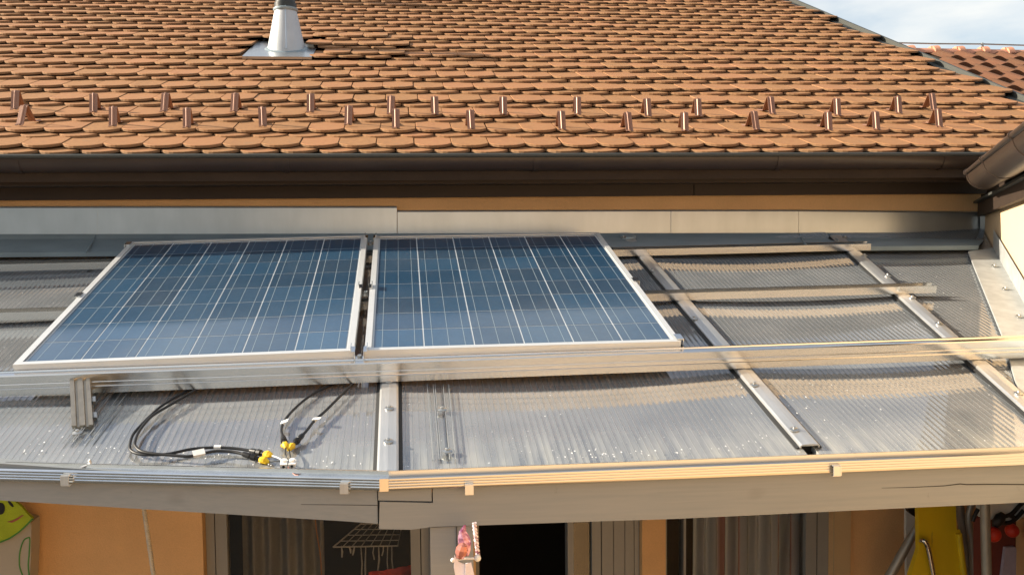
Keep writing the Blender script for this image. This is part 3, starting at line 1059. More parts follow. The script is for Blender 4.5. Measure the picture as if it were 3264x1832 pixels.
def sheet(xl_f, xl_t, xr_f, xr_t, ytop=4.50):
    """one twin-wall sheet; edges given in plan at the front and at the wall"""
    tops, webs, bots = MB(), MB(), MB()
    x0, x1 = min(xl_f, xl_t), max(xr_f, xr_t)
    n = int((x1 - x0) / PITCH_R) + 1

    def ylim(x):
        lo, hi = FRY(x), ytop
        # slanted sides cut the flutes short
        if xl_f != xl_t:
            yv = 2.4 + (x - xl_f) / (xl_t - xl_f) * (ytop - 2.4)
            if xl_t > xl_f:
                hi = min(hi, yv)
            else:
                lo = max(lo, yv)
        if xr_f != xr_t:
            yv = 2.4 + (x - xr_f) / (xr_t - xr_f) * (ytop - 2.4)
            if xr_t > xr_f:
                lo = max(lo, yv)
            else:
                hi = min(hi, yv)
        return lo, hi
    def sag(x):
        return -0.011 * math.sin(math.pi * min(1, max(0, (x - x0) / (x1 - x0)))) if x1 - x0 < 1.3 else -0.006 * abs(math.sin(math.pi * (x + 0.066) / 1.1))
    for k in range(n):
        a, b = x0 + k * PITCH_R, min(x0 + (k + 1) * PITCH_R, x1)
        m_ = (a + b) / 2
        la_, ha_ = ylim(a)
        lb_, hb_ = ylim(b)
        if ha_ - la_ < 0.02 and hb_ - lb_ < 0.02:
            continue
        ha_, hb_ = max(ha_, la_ + 1e-4), max(hb_, lb_ + 1e-4)
        segs = 4
        for h, mb in ((0.0, tops), (-TH, bots)):
            k0 = len(mb.v)
            for j in range(segs + 1):
                t = j / segs
                ya_, yb_ = la_ + (ha_ - la_) * t, lb_ + (hb_ - lb_) * t
                mb.v.append(tuple(pw(a, ya_, h + sag(a))))
                mb.v.append(tuple(pw(m_, (ya_ + yb_) / 2, h + sag(m_) - (0.0003 if h == 0 else 0))))
                mb.v.append(tuple(pw(b, yb_, h + sag(b))))
            for j in range(segs):
                q = k0 + 3 * j
                mb.f += [(q, q + 1, q + 4, q + 3), (q + 1, q + 2, q + 5, q + 4)]
        t_ = 0.0010
        webs.add([pw(a, la_ + 0.0005, 0.0003 + sag(a)), pw(a + t_, la_ + 0.0005, 0.0003 + sag(a)), pw(a + t_, ha_, 0.0003 + sag(a)), pw(a, ha_, 0.0003 + sag(a)),
                  pw(a, la_ + 0.0005, -TH + 0.0006 + sag(a)), pw(a + t_, la_ + 0.0005, -TH + 0.0006 + sag(a)), pw(a + t_, ha_, -TH + 0.0006 + sag(a)), pw(a, ha_, -TH + 0.0006 + sag(a))],
                 [(0, 1, 2, 3), (0, 4, 5, 1), (0, 3, 7, 4), (1, 5, 6, 2)])
    o = tops.build('polycarbonate_sheet', M['skin'], pc)
    bots.build('lower_skin', M['skin2'], o)
    webs.build('webs', M['web'], o)
    eb = MB()
    for k in range(n):
        a, b = x0 + k * PITCH_R, min(x0 + (k + 1) * PITCH_R, x1)
        if ylim(a)[0] > FRY(a) + 0.01 or ylim(b)[0] > FRY(b) + 0.01:
            continue
        e = (0.0012, -0.0012)
        for h in (-0.0006, -TH + 0.0006):
            p, q = pw(a, FRY(a) - 0.0006, h + sag(a)), pw(b, FRY(b) - 0.0006, h + sag(b))
            eb.add([p + PN * 0.0012, q + PN * 0.0012, q - PN * 0.0012, p - PN * 0.0012], [(0, 3, 2, 1)])
        p = pw(a, FRY(a) - 0.0007, -TH / 2 + sag(a))
        eb.add([p - PN * TH / 2, p - PN * TH / 2 + PX * 0.0026, p + PN * TH / 2 + PX * 0.0026, p + PN * TH / 2], [(0, 1, 2, 3)])
    if eb.v:
        eb.build('cut_edge', M['cutedge'], o)

    return o


sheet(-4.6, -4.6, -0.066, -0.066)
sheet(-0.048, -0.048, 1.05, 1.045)
sheet(1.068, 1.064, 1.774, 2.035)
sheet(1.792, 2.052, 1.882, 2.85)

# glazing bars with rubber seals, arched cap and end
def glazing_bar(xf, yf, xt, yt):
    a, b = pw(xf, yf), pw(xt, yt)
    d = (b - a).normalized()
    ex = d.cross(PN).normalized()
    if ex.x < 0:
        ex = -ex
    cap = [(-0.0275, 0.004), (-0.0275, 0.010), (-0.022, 0.0135), (0, 0.0155), (0.022, 0.0135), (0.0275, 0.010), (0.0275, 0.004), (0.0235, 0.004), (0.0235, 0.0095), (-0.0235, 0.0095), (-0.0235, 0.004)]
    o = MB().extrude(cap, a, b, ex, PN).build('glazing_bar', M['bar'], pc)
    for sx in (-1, 1):
        se = [(sx * 0.038, 0.0008), (sx * 0.0275, 0.0055), (sx * 0.0225, 0.0055), (sx * 0.0225, 0.0008)]
        MB().extrude(se, a + d * 0.004, b, ex, PN).build('seal', M['gasket'], o)
    core = [(-0.018, -0.03), (-0.018, 0.003), (0.018, 0.003), (0.018, -0.03)]
    MB().extrude(core, a + d * 0.02, b, ex, PN).build('core', M['gasket'], o)
    return o


barC = glazing_bar(-0.056, 2.412, -0.066, 4.49)
barB = glazing_bar(1.068, 2.445, 1.041, 4.46)
barD = glazing_bar(1.783, 2.40, 2.043, 4.40)
# rounded dark top ends where the bars meet the flashing
for x, y, bb in ((-0.066, 4.47, barC), (1.041, 4.44, barB)):
    p = pw(x, y, 0.018)
    MB().lathe([(0.038, -0.01), (0.038, 0.002), (0.034, 0.006), (0.012, 0.007)], p, PN, 20).build('end_cap', M['zincdark'], bb, smooth=50)


def screw(px, py, par, h=0.016, ax=PN):
    p = hp(px, py, PO - PN * (OFF - h), PN) if ax is PN else hp(px, py, par[1], ax)
    par = par[0] if isinstance(par, tuple) else par
    s = MB()
    s.lathe([(0.0135, 0.0), (0.0135, 0.002), (0.0075, 0.0036), (0.0065, 0.0042)], p, ax, 16)
    s.lathe([(0.0052, 0.004), (0.0052, 0.0085), (0.004, 0.0095)], p, ax, 6)
    return s.build('screw', M['steel'], par, smooth=35)


for q in ((1241, 1301), (1238, 1406), (1240, 1215)):
    screw(*q, barC)
for q in ((2079, 862), (2213, 1015), (2404, 1226), (2532, 1369)):
    screw(*q, barB)
for q in ((2755, 815), (2830, 878), (2908, 949), (2993, 1032), (3247, 1253)):
    screw(*q, barD)
# clear joint strips screwed over the sheets
for (pa, pb, pc_, pd, scr) in (((1376, 1465), (1456, 1465), (1434, 1225), (1358, 1225), ((1410, 1305), (1426, 1437))),
                               ((196, 1412), (300, 1402), (430, 1225), (352, 1225), ((247, 1378),))):
    q = [pl(*p, 0.004) for p in (pa, pb, pc_, pd)]
    st = MB().prism(q, -PN * 0.003)
    ax_ = (q[3] - q[0])
    rg = MB()
    for f in (0.03, 0.28, 0.36, 0.70, 0.93):
        a_, b_ = q[0].lerp(q[1], f), q[3].lerp(q[2], f)
        rg.box(a_ + PN * 0.0002, (q[1] - q[0]).normalized() * 0.0022, b_ - a_, PN * 0.0016)
    o = st.build('joint_strip', M['strip'], pc)
    rg.build('ridges', M['web'], o)
    for s_ in scr:
        screw(*s_, o, 0.005)

for q in ((3171, 848), (3206, 920), (3250, 1008)):
    screw(*q, wf, 0.009)
for q in ((2693, 758), (1988, 757)):
    screw(*q, pc, 0.05)
# bird lime and lime scale: small white flecks on the sheets, thickest beside the second bar
sp_ = MB()
rs_ = random.Random(11)
fl_ = [(rs_.gauss(2520, 70), rs_.gauss(1270, 75)) for k in range(26)] + [(rs_.gauss(2330, 60), rs_.gauss(1225, 30)) for k in range(12)]
fl_ += [(rs_.uniform(1750, 2450), 0) for k in range(46)] + [(rs_.uniform(60, 1150), -1) for k in range(60)]
for px, py in fl_:
    if py == 0:
        py = 1497 - (px - 1300) * 0.040 - abs(rs_.gauss(0, 22)) - 8
    elif py == -1:
        py = 1448 + px * 0.048 - abs(rs_.gauss(0, 30))
    c = pl(px, py, 0.0012 - 0.006)
    a, b = rs_.uniform(0.0008, 0.0028), rs_.uniform(0.001, 0.005)
    sp_.add([c + PX * a * math.cos(t) * rs_.uniform(.7, 1.1) + PY * b * math.sin(t) + PN * 0.006 for t in [2 * math.pi * k / 7 for k in range(7)]], [tuple(range(7))])
sp_.build('lime_flecks', M['white'], pc, kind='stuff')

# rafters below the sheets
for xf, yf, xt, yt in ((-0.056, 2.47, -0.066, 4.5), (1.068, 2.47, 1.041, 4.5), (1.74, 2.47, 2.0, 4.45), (-0.86, 2.62, -0.86, 4.5), (-1.9, 2.8, -1.9, 4.5), (-3.0, 2.98, -3.0, 4.5), (-4.2, 3.2, -4.2, 4.5)):
    a, b = pw(xf, yf, -0.033), pw(xt, yt, -0.033)
    MB().box(a - Vector((0.03, 0, 0)), (0.06, 0, 0), b - a, -PN * 0.11).build('rafter', M['timber'], pc)

# front gutter profile, two lengths mitred at the kink
UPZ = Vector((0, 0, 1))
def front_profile(p0, p1, out, h0, h1):
    d = (p1 - p0).normalized()
    pr = [(-0.040, 0.006), (-0.040, 0.010), (-0.034, 0.010), (-0.032, -0.006), (-0.012, -0.010), (-0.006, 0.001)]
    for k in range(4):               # four rolled ridges
        for j in range(5):
            a_ = math.pi * j / 5
            pr.append((-0.0012 + h0 * math.sin(a_), -0.0002 - 0.0068 * k - 0.0034 * (1 - math.cos(a_))))
    pr += [(-0.002, -0.030), (-0.040, -0.030)]
    return MB().extrude(pr, p0, p1, out, UPZ)


PR_R0, PR_R1 = hy(1238, 1525, 2.362), hy(3400, 1440, 2.345)
kink = PR_R0
dl = Vector((-math.cos(rad(9.5)), math.sin(rad(9.5)), 0))
nl = Vector((-math.sin(rad(9.5)), -math.cos(rad(9.5)), 0))
PR_L1 = hp(-300, 1488, kink, nl)
PR_L1 = kink + (PR_L1 - kink) * (4.6 / (PR_L1 - kink).length)
dr = (PR_R1 - PR_R0).normalized()
nr = Vector((dr.y, -dr.x, 0)).normalized()
gR = front_profile(kink, PR_R1, nr, 0.0011, 0).build('gutter', M['alugut'], pc, smooth=25)
gL = front_profile(kink + dl * 0.0015, PR_L1, nl, 0.0026, 0).build('gutter', M['galv'], pc, smooth=25)
# folded sleeve over the joint
MB().box(kink + nr * 0.0018 + UPZ * 0.001 - dr * 0.022 + nr * 0.0006, dr * 0.022, nr * 0.0012, -UPZ * 0.0315).build('joint_sleeve', M['alugut'], gR)


def clip(px, py, plane, d, n_, par, w=0.021, mat=None):
    p = hp(px, py, plane + n_ * 0.012, n_)
    c = MB()
    z = Vector((0, 0, 1))
    c.box(p - d * w / 2 - z * 0.012, d * w, n_ * 0.003, z * 0.024)
    c.box(p - d * w / 2 + z * 0.012, d * w, -n_ * 0.014, z * 0.002)
    c.box(p - d * w / 2 - z * 0.012, d * w, -n_ * 0.014, -z * 0.002)
    return c.build('clip', mat or M['bar'], par)


for px, py, (pln, d, n_, par) in ((207, 1531, (kink, -dl, nl, gL)), (1097, 1556, (kink, -dl, nl, gL)), (1496, 1559, (kink, dr, nr, gR)), (2669, 1500, (kink, dr, nr, gR))):
    clip(px, py, pln, d, n_, par)
# little bent hook behind the gutter at the left
hk = [pl(255, 1492, 0.0), pl(285, 1478, 0.006), pl(287, 1470, 0.012), pl(283, 1466, 0.016)]
MB().tube(smooth_path(hk, 4), 0.004, 6).build('hook', M['bar'], pc, smooth=60)

# beams with a scarf joint over the post
BD = 0.10
bfR = kink - nr * 0.020
bR = lambda px, py: hp(px, py, bfR, nr)
bfL = kink - nl * 0.020
bL = lambda px, py: hp(px, py, bfL, nl)
back = -nr * BD
rbm = MB()
topz = kink.z - 0.0315
P = lambda px, py, f, t: f(px, py)
def atop(v, z):
    return Vector((v.x, v.y, z))
r1, r2 = bR(1208, 1685), bR(1310, 1687)
r3, r4, r5 = bR(1380, 1678), bR(2164, 1652), bR(3300, 1598)
r5 = bR(3420, 1593)
s1, s2 = bR(1210, 1598), bR(1380, 1602)
tl, tr_ = bR(1380, 1563), bR(3420, 1470)
rbm.prism([r1, r2, r3, r4, r5, atop(r5, tr_.z + 0.006), atop(s2, topz), s2, s1], back)
rbm.build('beam', M['timber'], pc)
lbm = MB()
q1, q2, q3, q4 = bL(1204, 1668), bL(1100, 1660), bL(613, 1631), bL(-320, 1574)
q4 = q3 + (q4 - q3) * 4.2
lbm.prism([q4, q3, q2, q1, atop(q1, topz + 0.0), atop(q4, q4.z + 0.12)], -nl * BD)
e1, e2 = bR(1206, 1594), bR(1376, 1597)
lbm.prism([e1 - nr * 0.001, e2 - nr * 0.001, atop(e2, topz - 0.001), atop(e1, topz - 0.001)], back * 0.96)
lbm.build('beam', M['timber'], pc)
# saw cut along the left beam end
ck0, ck1 = bL(960, 1607), bL(1204, 1610)
MB().prism([ck0 + nl * 0.0006, ck1 + nl * 0.0006, ck1 + nl * 0.0006 + UPZ * 0.0016, ck0 + nl * 0.0006 + UPZ * 0.0008], -nl * 0.001).build('crack', M['gasket'], pc)
pts = [bR(x, y) for x, y in ((2810, 1554), (2905, 1552), (3010, 1547), (3060, 1541), (3080, 1543), (3160, 1542), (3300, 1543))]
cm = MB()
for i, p in enumerate(pts):
    w_ = 0.0004 + 0.0011 * min(1, i / 3)
    cm.v += [tuple(p + nr * 0.0006 + UPZ * w_), tuple(p + nr * 0.0006 - UPZ * w_)]
for i in range(len(pts) - 1):
    cm.f.append((2 * i, 2 * i + 1, 2 * i + 3, 2 * i + 2))
cm.build('crack', M['gasket'], pc)
# post under the joint, with a narrow cover strip beside it
pf = kink - nr * 0.030
p1_, p2_ = hp(1371, 1700, pf, nr), hp(1508, 1700, pf, nr)
ptop = bR(1380, 1680).z - 0.003
MB().prism([atop(p1_, GROUND), atop(p2_, GROUND), atop(p2_, ptop), atop(p1_, ptop)], -nr * 0.11).build('post', M['timber'], pc)
s1_, s2_ = hp(1455, 1700, pf + nr * 0.003, nr), hp(1457, 1700, pf + nr * 0.003, nr)
MB().prism([atop(s1_, GROUND), atop(s2_, GROUND), atop(s2_, ptop), atop(s1_, ptop)], -nr * 0.002).build('groove', M['gasket'], pc)

# ================================================================== RAILS
def rp_(x, v, n_):
    """panel-plane coordinates (x along rails, v up the slope, n off the plane)"""
    return PO + PX * x + PY * v + PN * n_


def pv(px, py, n_):
    p = hp(px, py, PO + PN * n_, PN) - PO
    return p.dot(PX), p.dot(PY)


railF = thing('mounting_rail', 'long front aluminium rail under the lower edge of both panels', 'rail', rp_(0.5, -0.03, -0.085), 'panel mounting rails')
fp = [(-0.003, -0.052), (-0.003, -0.021), (-0.010, -0.020), (-0.012, -0.024), (-0.026, -0.024), (-0.028, -0.020), (-0.042, -0.020), (-0.045, -0.023), (-0.045, -0.044),
      (-0.0435, -0.0455), (-0.0435, -0.0475), (-0.045, -0.049), (-0.045, -0.060), (-0.050, -0.061), (-0.050, -0.0635), (-0.0475, -0.065), (-0.0475, -0.083), (-0.043, -0.084), (-0.003, -0.084)]
a, b = rp_(-1.5, 0, 0), rp_(3.26, 0, 0)
MB().extrude(fp, a, b, PY, PN).build('channel', M['alu'], railF, smooth=20)
up_ = [(0.0, 0.0), (0.0, 0.030), (0.003, 0.030), (0.003, 0.003), (0.038, 0.003), (0.038, 0.030), (0.041, 0.030), (0.041, 0.0)]
for (pxr, pyr, lbl) in ((2987, 910, 'middle aluminium rail, its open end reaching beyond the second glazing bar'), (2777, 777, 'upper aluminium rail nearest the house wall, ending short at the right')):
    xe, ve = pv(pxr, pyr, -0.055)
    r = thing('mounting_rail', lbl, 'rail', rp_(0.5, ve, -0.085), 'panel mounting rails')
    MB().extrude(up_, rp_(-1.6, ve, -0.085), rp_(xe, ve, -0.085), PY, PN).build('channel', M['alu'], r)
    if 'middle' in lbl:
        railM = r
        vM = ve
    else:
        railT, vT = r, ve
# bracket stub hanging in front of the rail at the left
xa, va = pv(222, 1205, -0.03)
b0_, b1_ = hp(222, 1212, rp_(0, -0.052, 0), PY), hp(286, 1209, rp_(0, -0.052, 0), PY)
e0_, e1_ = pl(228, 1356, 0.012), pl(288, 1354, 0.012)
dirb = ((e0_ + e1_) - (b0_ + b1_)).normalized()
exb = (b1_ - b0_).normalized()
nb_ = exb.cross(dirb)
if nb_.y > 0:
    nb_ = -nb_
w_ = (b1_ - b0_).length
bp_ = [(0, 0), (0.012, 0), (0.014, -0.006), (0.020, -0.006), (0.022, 0), (0.036, 0), (0.038, -0.006), (0.044, -0.006), (0.046, 0), (w_, 0), (w_, -0.036), (0, -0.036)]
supp = MB().extrude(bp_, b0_ - dirb * 0.01, e0_, exb, nb_).build('support', M['tintalu'], railF)
for f in (0.35, 0.7):
    p = b0_.lerp(e0_, f) + exb * (w_ + 0.001) - nb_ * 0.016
    MB().box(p - dirb * 0.012, exb * 0.009, dirb * 0.024, -nb_ * 0.012).build('bolt', M['steel'], supp)

# ================================================================== SOLAR PANELS
PWD, PLN = 0.994, 1.318


def panel(o, ex, ey, label):
    ez = ex.cross(ey)
    t = thing('solar_panel', label, 'solar panel', o, 'solar panels on the patio cover')
    L = lambda x, y, z: o + ex * x + ey * y + ez * z
    fwid, fh = 0.020, 0.031
    for (x0, y0, x1, y1) in ((0, 0, PWD, fwid), (0, PLN - fwid, PWD, PLN), (0, fwid + 0.0004, fwid, PLN - fwid - 0.0004), (PWD - fwid, fwid + 0.0004, PWD, PLN - fwid - 0.0004)):
        m = MB().box(L(x0, y0, 0), ex * (x1 - x0), ey * (y1 - y0), -ez * 0.003)
        # outer web of the frame profile
        if x1 - x0 > 0.5:
            yy = y0 if y0 == 0 else y1 - 0.003
            m.box(L(x0, yy, -0.0031), ex * (x1 - x0), ey * 0.003, -ez * (fh - 0.003))
        else:
            xx = x0 if x0 == 0 else x1 - 0.003
            m.box(L(xx, y0 + 0.003, -0.0031), ex * 0.003, ey * (y1 - y0 - 0.006), -ez * (fh - 0.003))
        m.build('frame', M['aluframe'], t)
    MB().box(L(fwid * 0.4, fwid * 0.4, -0.0085), ex * (PWD - 0.8 * fwid), ey * (PLN - 0.8 * fwid), ez * 0.002).build('backsheet', M['cellback'], t)
    mx, my = 0.0245, 0.0265
    cw, cl = (PWD - 2 * mx) / 6, (PLN - 2 * my) / 8
    gx, gy = 0.0045, 0.0046
    cme = MB().box(-(ex * (cw - gx) / 2) - ey * (cl - gy) / 2, ex * (cw - gx), ey * (cl - gy), ez * 0.0009).mesh('cell', M['cell'])
    for i in range(6):
        for j in range(8):
            c = obj('cell', cme, t)
            c.location = L(mx + (i + .5) * cw, my + (j + .5) * cl, -0.0063)
        for k in range(3):
            x = mx + i * cw + gx / 2 + (cw - gx) * (k + 0.5) / 3 + 0.0
            MB().box(L(x - 0.0007, my - 0.003, -0.0053), ex * 0.0014, ey * (PLN - 2 * my + 0.006), ez * 0.0002).build('busbar', M['busbar'], t)
    return t


def corners(px4):
    o, ul, ur, lr_ = [Vector(p) for p in px4]
    ex = ((lr_ - o) + (ur - ul)).normalized()
    ey = ((ul - o) + (ur - lr_))
    ey = (ey - ex * ey.dot(ex)).normalized()
    return o, ex, ey


p1o, p1x, p1y = corners(((-1.158, 2.954, -.384), (-1.161, 4.226, -.038), (-.168, 4.223, -.020), (-.164, 2.951, -.366)))
p2o, p2x, p2y = corners(((-.132, 2.951, -.366), (-.137, 4.224, -.025), (.857, 4.227, -.020), (.862, 2.954, -.362)))
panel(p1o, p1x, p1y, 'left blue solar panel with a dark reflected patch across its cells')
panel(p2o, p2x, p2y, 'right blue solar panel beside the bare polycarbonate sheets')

# clamps: bent sheet tabs gripping the frames (parts of the rail below)
def mid_clamp(v, rail):
    g0_ = p1o + p1x * PWD + p1y * v
    g1_ = p2o + p2y * v
    c = (g0_ + g1_) / 2
    gap = (g1_ - g0_).length
    L = lambda x, y, z: c + p2x * x + p2y * y + p2x.cross(p2y) * z
    ez = p2x.cross(p2y)
    m = MB()
    for sx in (-1, 1):
        m.box(L(sx * (gap / 2 - 0.002) - 0.0015, -0.022, -0.03), p2x * 0.003, p2y * 0.044, ez * 0.033)
        m.box(L(sx * (gap / 2 - 0.002) + (0 if sx > 0 else -0.011), -0.022, 0.0012), p2x * 0.011, p2y * 0.044, ez * 0.002)
        m.box(L(sx * (gap / 2 + 0.0085) - 0.001, -0.022, 0.003), p2x * 0.002, p2y * 0.044, ez * 0.012)
    m.box(L(-gap / 2 + 0.004, -0.020, -0.032), p2x * (gap - 0.008), p2y * 0.040, ez * 0.003)
    o = m.build('clamp', M['galv'], rail)
    MB().lathe([(0.0075, -0.029), (0.0075, -0.018), (0.006, -0.016)], c, ez, 6).build('bolt', M['steel'], o)


mid_clamp(0.005, railF)
mid_clamp(vM - 0.0, railM)
mid_clamp(1.29, railT)


def end_clamp(o, ex, ey, x, v, rail, s):
    ez = ex.cross(ey)
    p = o + ex * x + ey * v
    m = MB()
    m.box(p - ey * 0.022 + ez * 0.0015 - ex * (0.011 if s > 0 else 0.012), ex * 0.023, ey * 0.044, ez * 0.003)
    m.box(p - ey * 0.022 + ez * 0.0014 + ex * (0.009 if s > 0 else -0.012), ex * 0.003, ey * 0.044, -ez * 0.055)
    m.build('clamp', M['galv'], rail)


end_clamp(p1o, p1x, p1y, 0.0, vM + 0.01, railM, -1)
end_clamp(p1o, p1x, p1y, 0.0, 1.28, railT, -1)
end_clamp(p2o, p2x, p2y, PWD, vM + 0.01, railM, 1)
end_clamp(p2o, p2x, p2y, PWD, 0.03, railF, 1)

# ================================================================== CABLES
def q7(x, y, h=0.007):
    return pl(x / 2.332, 1212 + y / 2.332, h)


def tape_at(path, i, col, par, w=0.016, l=0.018, tilt=0.0, sx=0.010):
    p = path[i]
    d = (path[i + 1] - path[i - 1]).normalized()
    s = d.cross(PN).normalized()
    n_ = (PN + s * tilt).normalized()
    s = n_.cross(d).normalized()
    m = MB().box(p - d * l / 2 - s * (w / 2) + n_ * 0.0045, d * l, s * (w + sx), n_ * 0.0008)
    m.box(p - d * l / 2 - s * 0.0045 - n_ * 0.0045, d * l, s * 0.009, n_ * 0.0089)
    return m.build('tape_flag', col, par)


def connector(p, d, par, wrap_end):
    c = part_empty('plug', par)
    d = d.normalized()
    pr = [(0.0042, -0.026), (0.0062, -0.024), (0.0075, -0.016), (0.0075, -0.004), (0.0060, -0.002), (0.0060, 0.0), (0.0085, 0.001), (0.0085, 0.013), (0.0060, 0.014), (0.0052, 0.024)]
    MB().lathe(pr, p, d, 12).build('plug_body', M['black'], c, smooth=30)
    for k in range(4):
        MB().lathe([(0.0092, 0.002 + k * 0.003), (0.0092, 0.0035 + k * 0.003)], p, d, 8).build('grip_ring', M['black'], c)
    m = MB()
    q = p + d * 0.024
    rr = random.Random(int(abs(p.x) * 1e4))
    m.tube([q, q + d * 0.008, q + d * 0.016 + PN * 0.002, q + d * 0.024, q + d * 0.030], [0.0055, 0.0085 + rr.uniform(0, 0.003), 0.0095, 0.007, 0.003], 7)
    m.box(q + d * 0.004 - d.cross(PN) * 0.004, d * 0.016, d.cross(PN) * 0.016, PN * 0.0012 + d * 0.004)
    m.build('yellow_tape', M['yellow'], c)
    return q + d * 0.03


terminal_p = q7(2142, 622, 0.012)
cab = []
paths = [
    ('outer black cable of the looped pair left of centre, plugged and taped yellow', [(1560, -60), (1480, 30), (1330, 110), (1200, 190), (1120, 260), (1060, 320), (990, 400), (965, 480), (975, 520), (1030, 545), (1110, 552), (1250, 545), (1420, 510), (1590, 498), (1750, 505), (1870, 523)], (1935, 538)),
    ('inner black cable of the looped pair left of centre, with the wide pale tag', [(1590, -60), (1505, 35), (1320, 150), (1150, 250), (1085, 310), (1030, 385), (1003, 455), (1008, 490), (1050, 525), (1140, 543), (1280, 555), (1400, 563), (1480, 548), (1600, 525), (1720, 528), (1815, 548)], (1870, 566)),
    ('black cable curving from under the panel gap, with a white tape flag', [(2640, -25), (2565, 0), (2400, 60), (2270, 140), (2160, 240), (2105, 320), (2092, 375), (2103, 420)], (2115, 462)),
    ('straight black cable running down beside the curved one, with a grey tape flag', [(2660, -10), (2565, 80), (2420, 225), (2340, 295), (2285, 365), (2245, 410)], (2195, 462)),
]
for i, (lbl, pp, endp) in enumerate(paths):
    path = smooth_path([q7(x, y, 0.0075 + (0.006 if i in (1, 3) else 0)) for x, y in pp], 6)
    t = thing('solar_cable', lbl, 'cable', path[len(path) // 2], 'panel cables lying on the sheets')
    MB().tube(path, 0.0040, 8).build('jacket', M['black'], t, smooth=60)
    d = q7(*endp, 0.010) - path[-1]
    e = connector(path[-1] + d.normalized() * 0.020, d, t, 1)
    if i == 0:
        tape_at(path, int(len(path) * 0.87), M['white'], t, 0.008, 0.018, 0.2, 0.0)
    if i == 1:
        tape_at(path, int(len(path) * 0.80), M['clothwhite'], t, 0.014, 0.030, 0.3, 0.006)
    if i == 2:
        tape_at(path, int(len(path) * 0.72), M['white'], t, 0.010, 0.018, 0.4, 0.012)
    if i == 3:
        tape_at(path, int(len(path) * 0.60), M['clothwhite'], t, 0.010, 0.014, 0.2, 0.014)
    wire = smooth_path([e - d.normalized() * 0.006, (e * 0.45 + terminal_p * 0.55) + PN * 0.006 + PX * (0.006 if i % 2 else -0.004), terminal_p + PX * (i - 1.5) * 0.005 + PY * 0.004], 6)
    MB().tube(wire, 0.0018, 6).build('core_wire', M['white'] if i == 0 else M['black'], t)
tb = thing('terminal_block', 'small white screw terminal block joining the thin cable ends', 'connector block', terminal_p)
bm = MB()
for k in (-1, 1):
    bm.box(terminal_p + PX * (k * 0.0105 - 0.009) - PY * 0.011 - PN * 0.006, PX * 0.018, PY * 0.024, PN * 0.012)
    bm.lathe([(0.007, 0.006), (0.007, 0.012), (0.004, 0.0125)], terminal_p + PX * k * 0.0105 + PY * 0.004, PN, 10)
bm.build('block', M['white'], tb)
for k in (-1, 1):
    MB().lathe([(0.0035, 0.0), (0.0035, 0.0016)], terminal_p + PX * k * 0.0105 - PY * 0.0112, -PY, 8).build('hole', M['gasket'], tb)
MB().tube(smooth_path([terminal_p - PY * 0.012, q7(2165, 675, 0.006), q7(2190, 700, 0.006), q7(2218, 704, 0.008)], 5), 0.0016, 6).build('bare_wire', M['redbrown'], tb)

# ================================================================== THINGS UNDER THE COVER
def poly_y(pts, Y):
    return [hy(x, y, Y) for x, y in pts]


# green smiling bag at the left
Yb = 4.36
bag = thing('hanging_bag', 'pale canvas bag with a lime green smiling face at the left edge', 'bag', hy(40, 1800, Yb))
MB().prism(poly_y([(-120, 1900), (92, 1900), (99, 1760), (100, 1664), (-120, 1600)], Yb), (0, 0.10, 0)).build('bag_body', M['palecanvas'], bag)
face = [(-120, 1735), (-40, 1738), (0, 1727), (30, 1715), (60, 1695), (85, 1672), (104, 1652), (84, 1634), (66, 1612), (45, 1596), (20, 1580), (-120, 1560)]
MB().prism(poly_y(face, Yb - 0.02), (0, 0.019, 0)).build('face', M['green'], bag)
MB().tube([hy(x, y, Yb - 0.021) for x, y in face[1:7]], 0.0035, 6).build('face_outline', M['darkgreen'], bag)
ell = lambda cx_, cy_, rx, ry, a=0: [(cx_ + rx * math.cos(t) * math.cos(a) - ry * math.sin(t) * math.sin(a), cy_ + rx * math.cos(t) * math.sin(a) + ry * math.sin(t) * math.cos(a)) for t in [2 * math.pi * k / 18 for k in range(18)]]
MB().prism(poly_y(ell(2, 1620, 13, 19), Yb - 0.023), (0, 0.0025, 0)).build('eye', M['black'], bag)
MB().prism(poly_y(ell(34, 1605, 13, 4, 0.85), Yb - 0.023), (0, 0.0025, 0)).build('eyebrow', M['black'], bag)
sm = [(22, 1662), (38, 1665), (55, 1657), (68, 1647), (76, 1641), (72, 1640), (62, 1645), (52, 1651), (40, 1657)]
MB().prism(poly_y(sm, Yb - 0.023), (0, 0.0025, 0)).build('mouth', M['redbrown'], bag)
MB().tube(smooth_path([hy(x, y, Yb - 0.001) for x, y in ((72, 1832), (62, 1800), (64, 1755), (75, 1722), (88, 1713), (95, 1716), (93, 1760), (90, 1800), (93, 1832))], 4), 0.0030, 6).build('leaf_print', M['darkgreen'], bag)

# white rope, two twisted strands
ropet = thing('hanging_rope', 'thin pale twisted rope hanging in front of the orange wall', 'rope', hy(460, 1625, 4.2))
ra0, rb0 = hy(456, 1600, 4.2), hy(508, 1960, 4.2)
for ph in (0, math.pi):
    pts = []
    for k in range(140):
        t = k / 139
        a = t * 2 * math.pi * 24 + ph
        pts.append(ra0.lerp(rb0, t) + Vector((math.cos(a) * 0.0048, math.sin(a) * 0.0048, 0)))
    MB().tube(pts, 0.0058, 5).build('strand', M['pale_cord'], ropet, smooth=80)

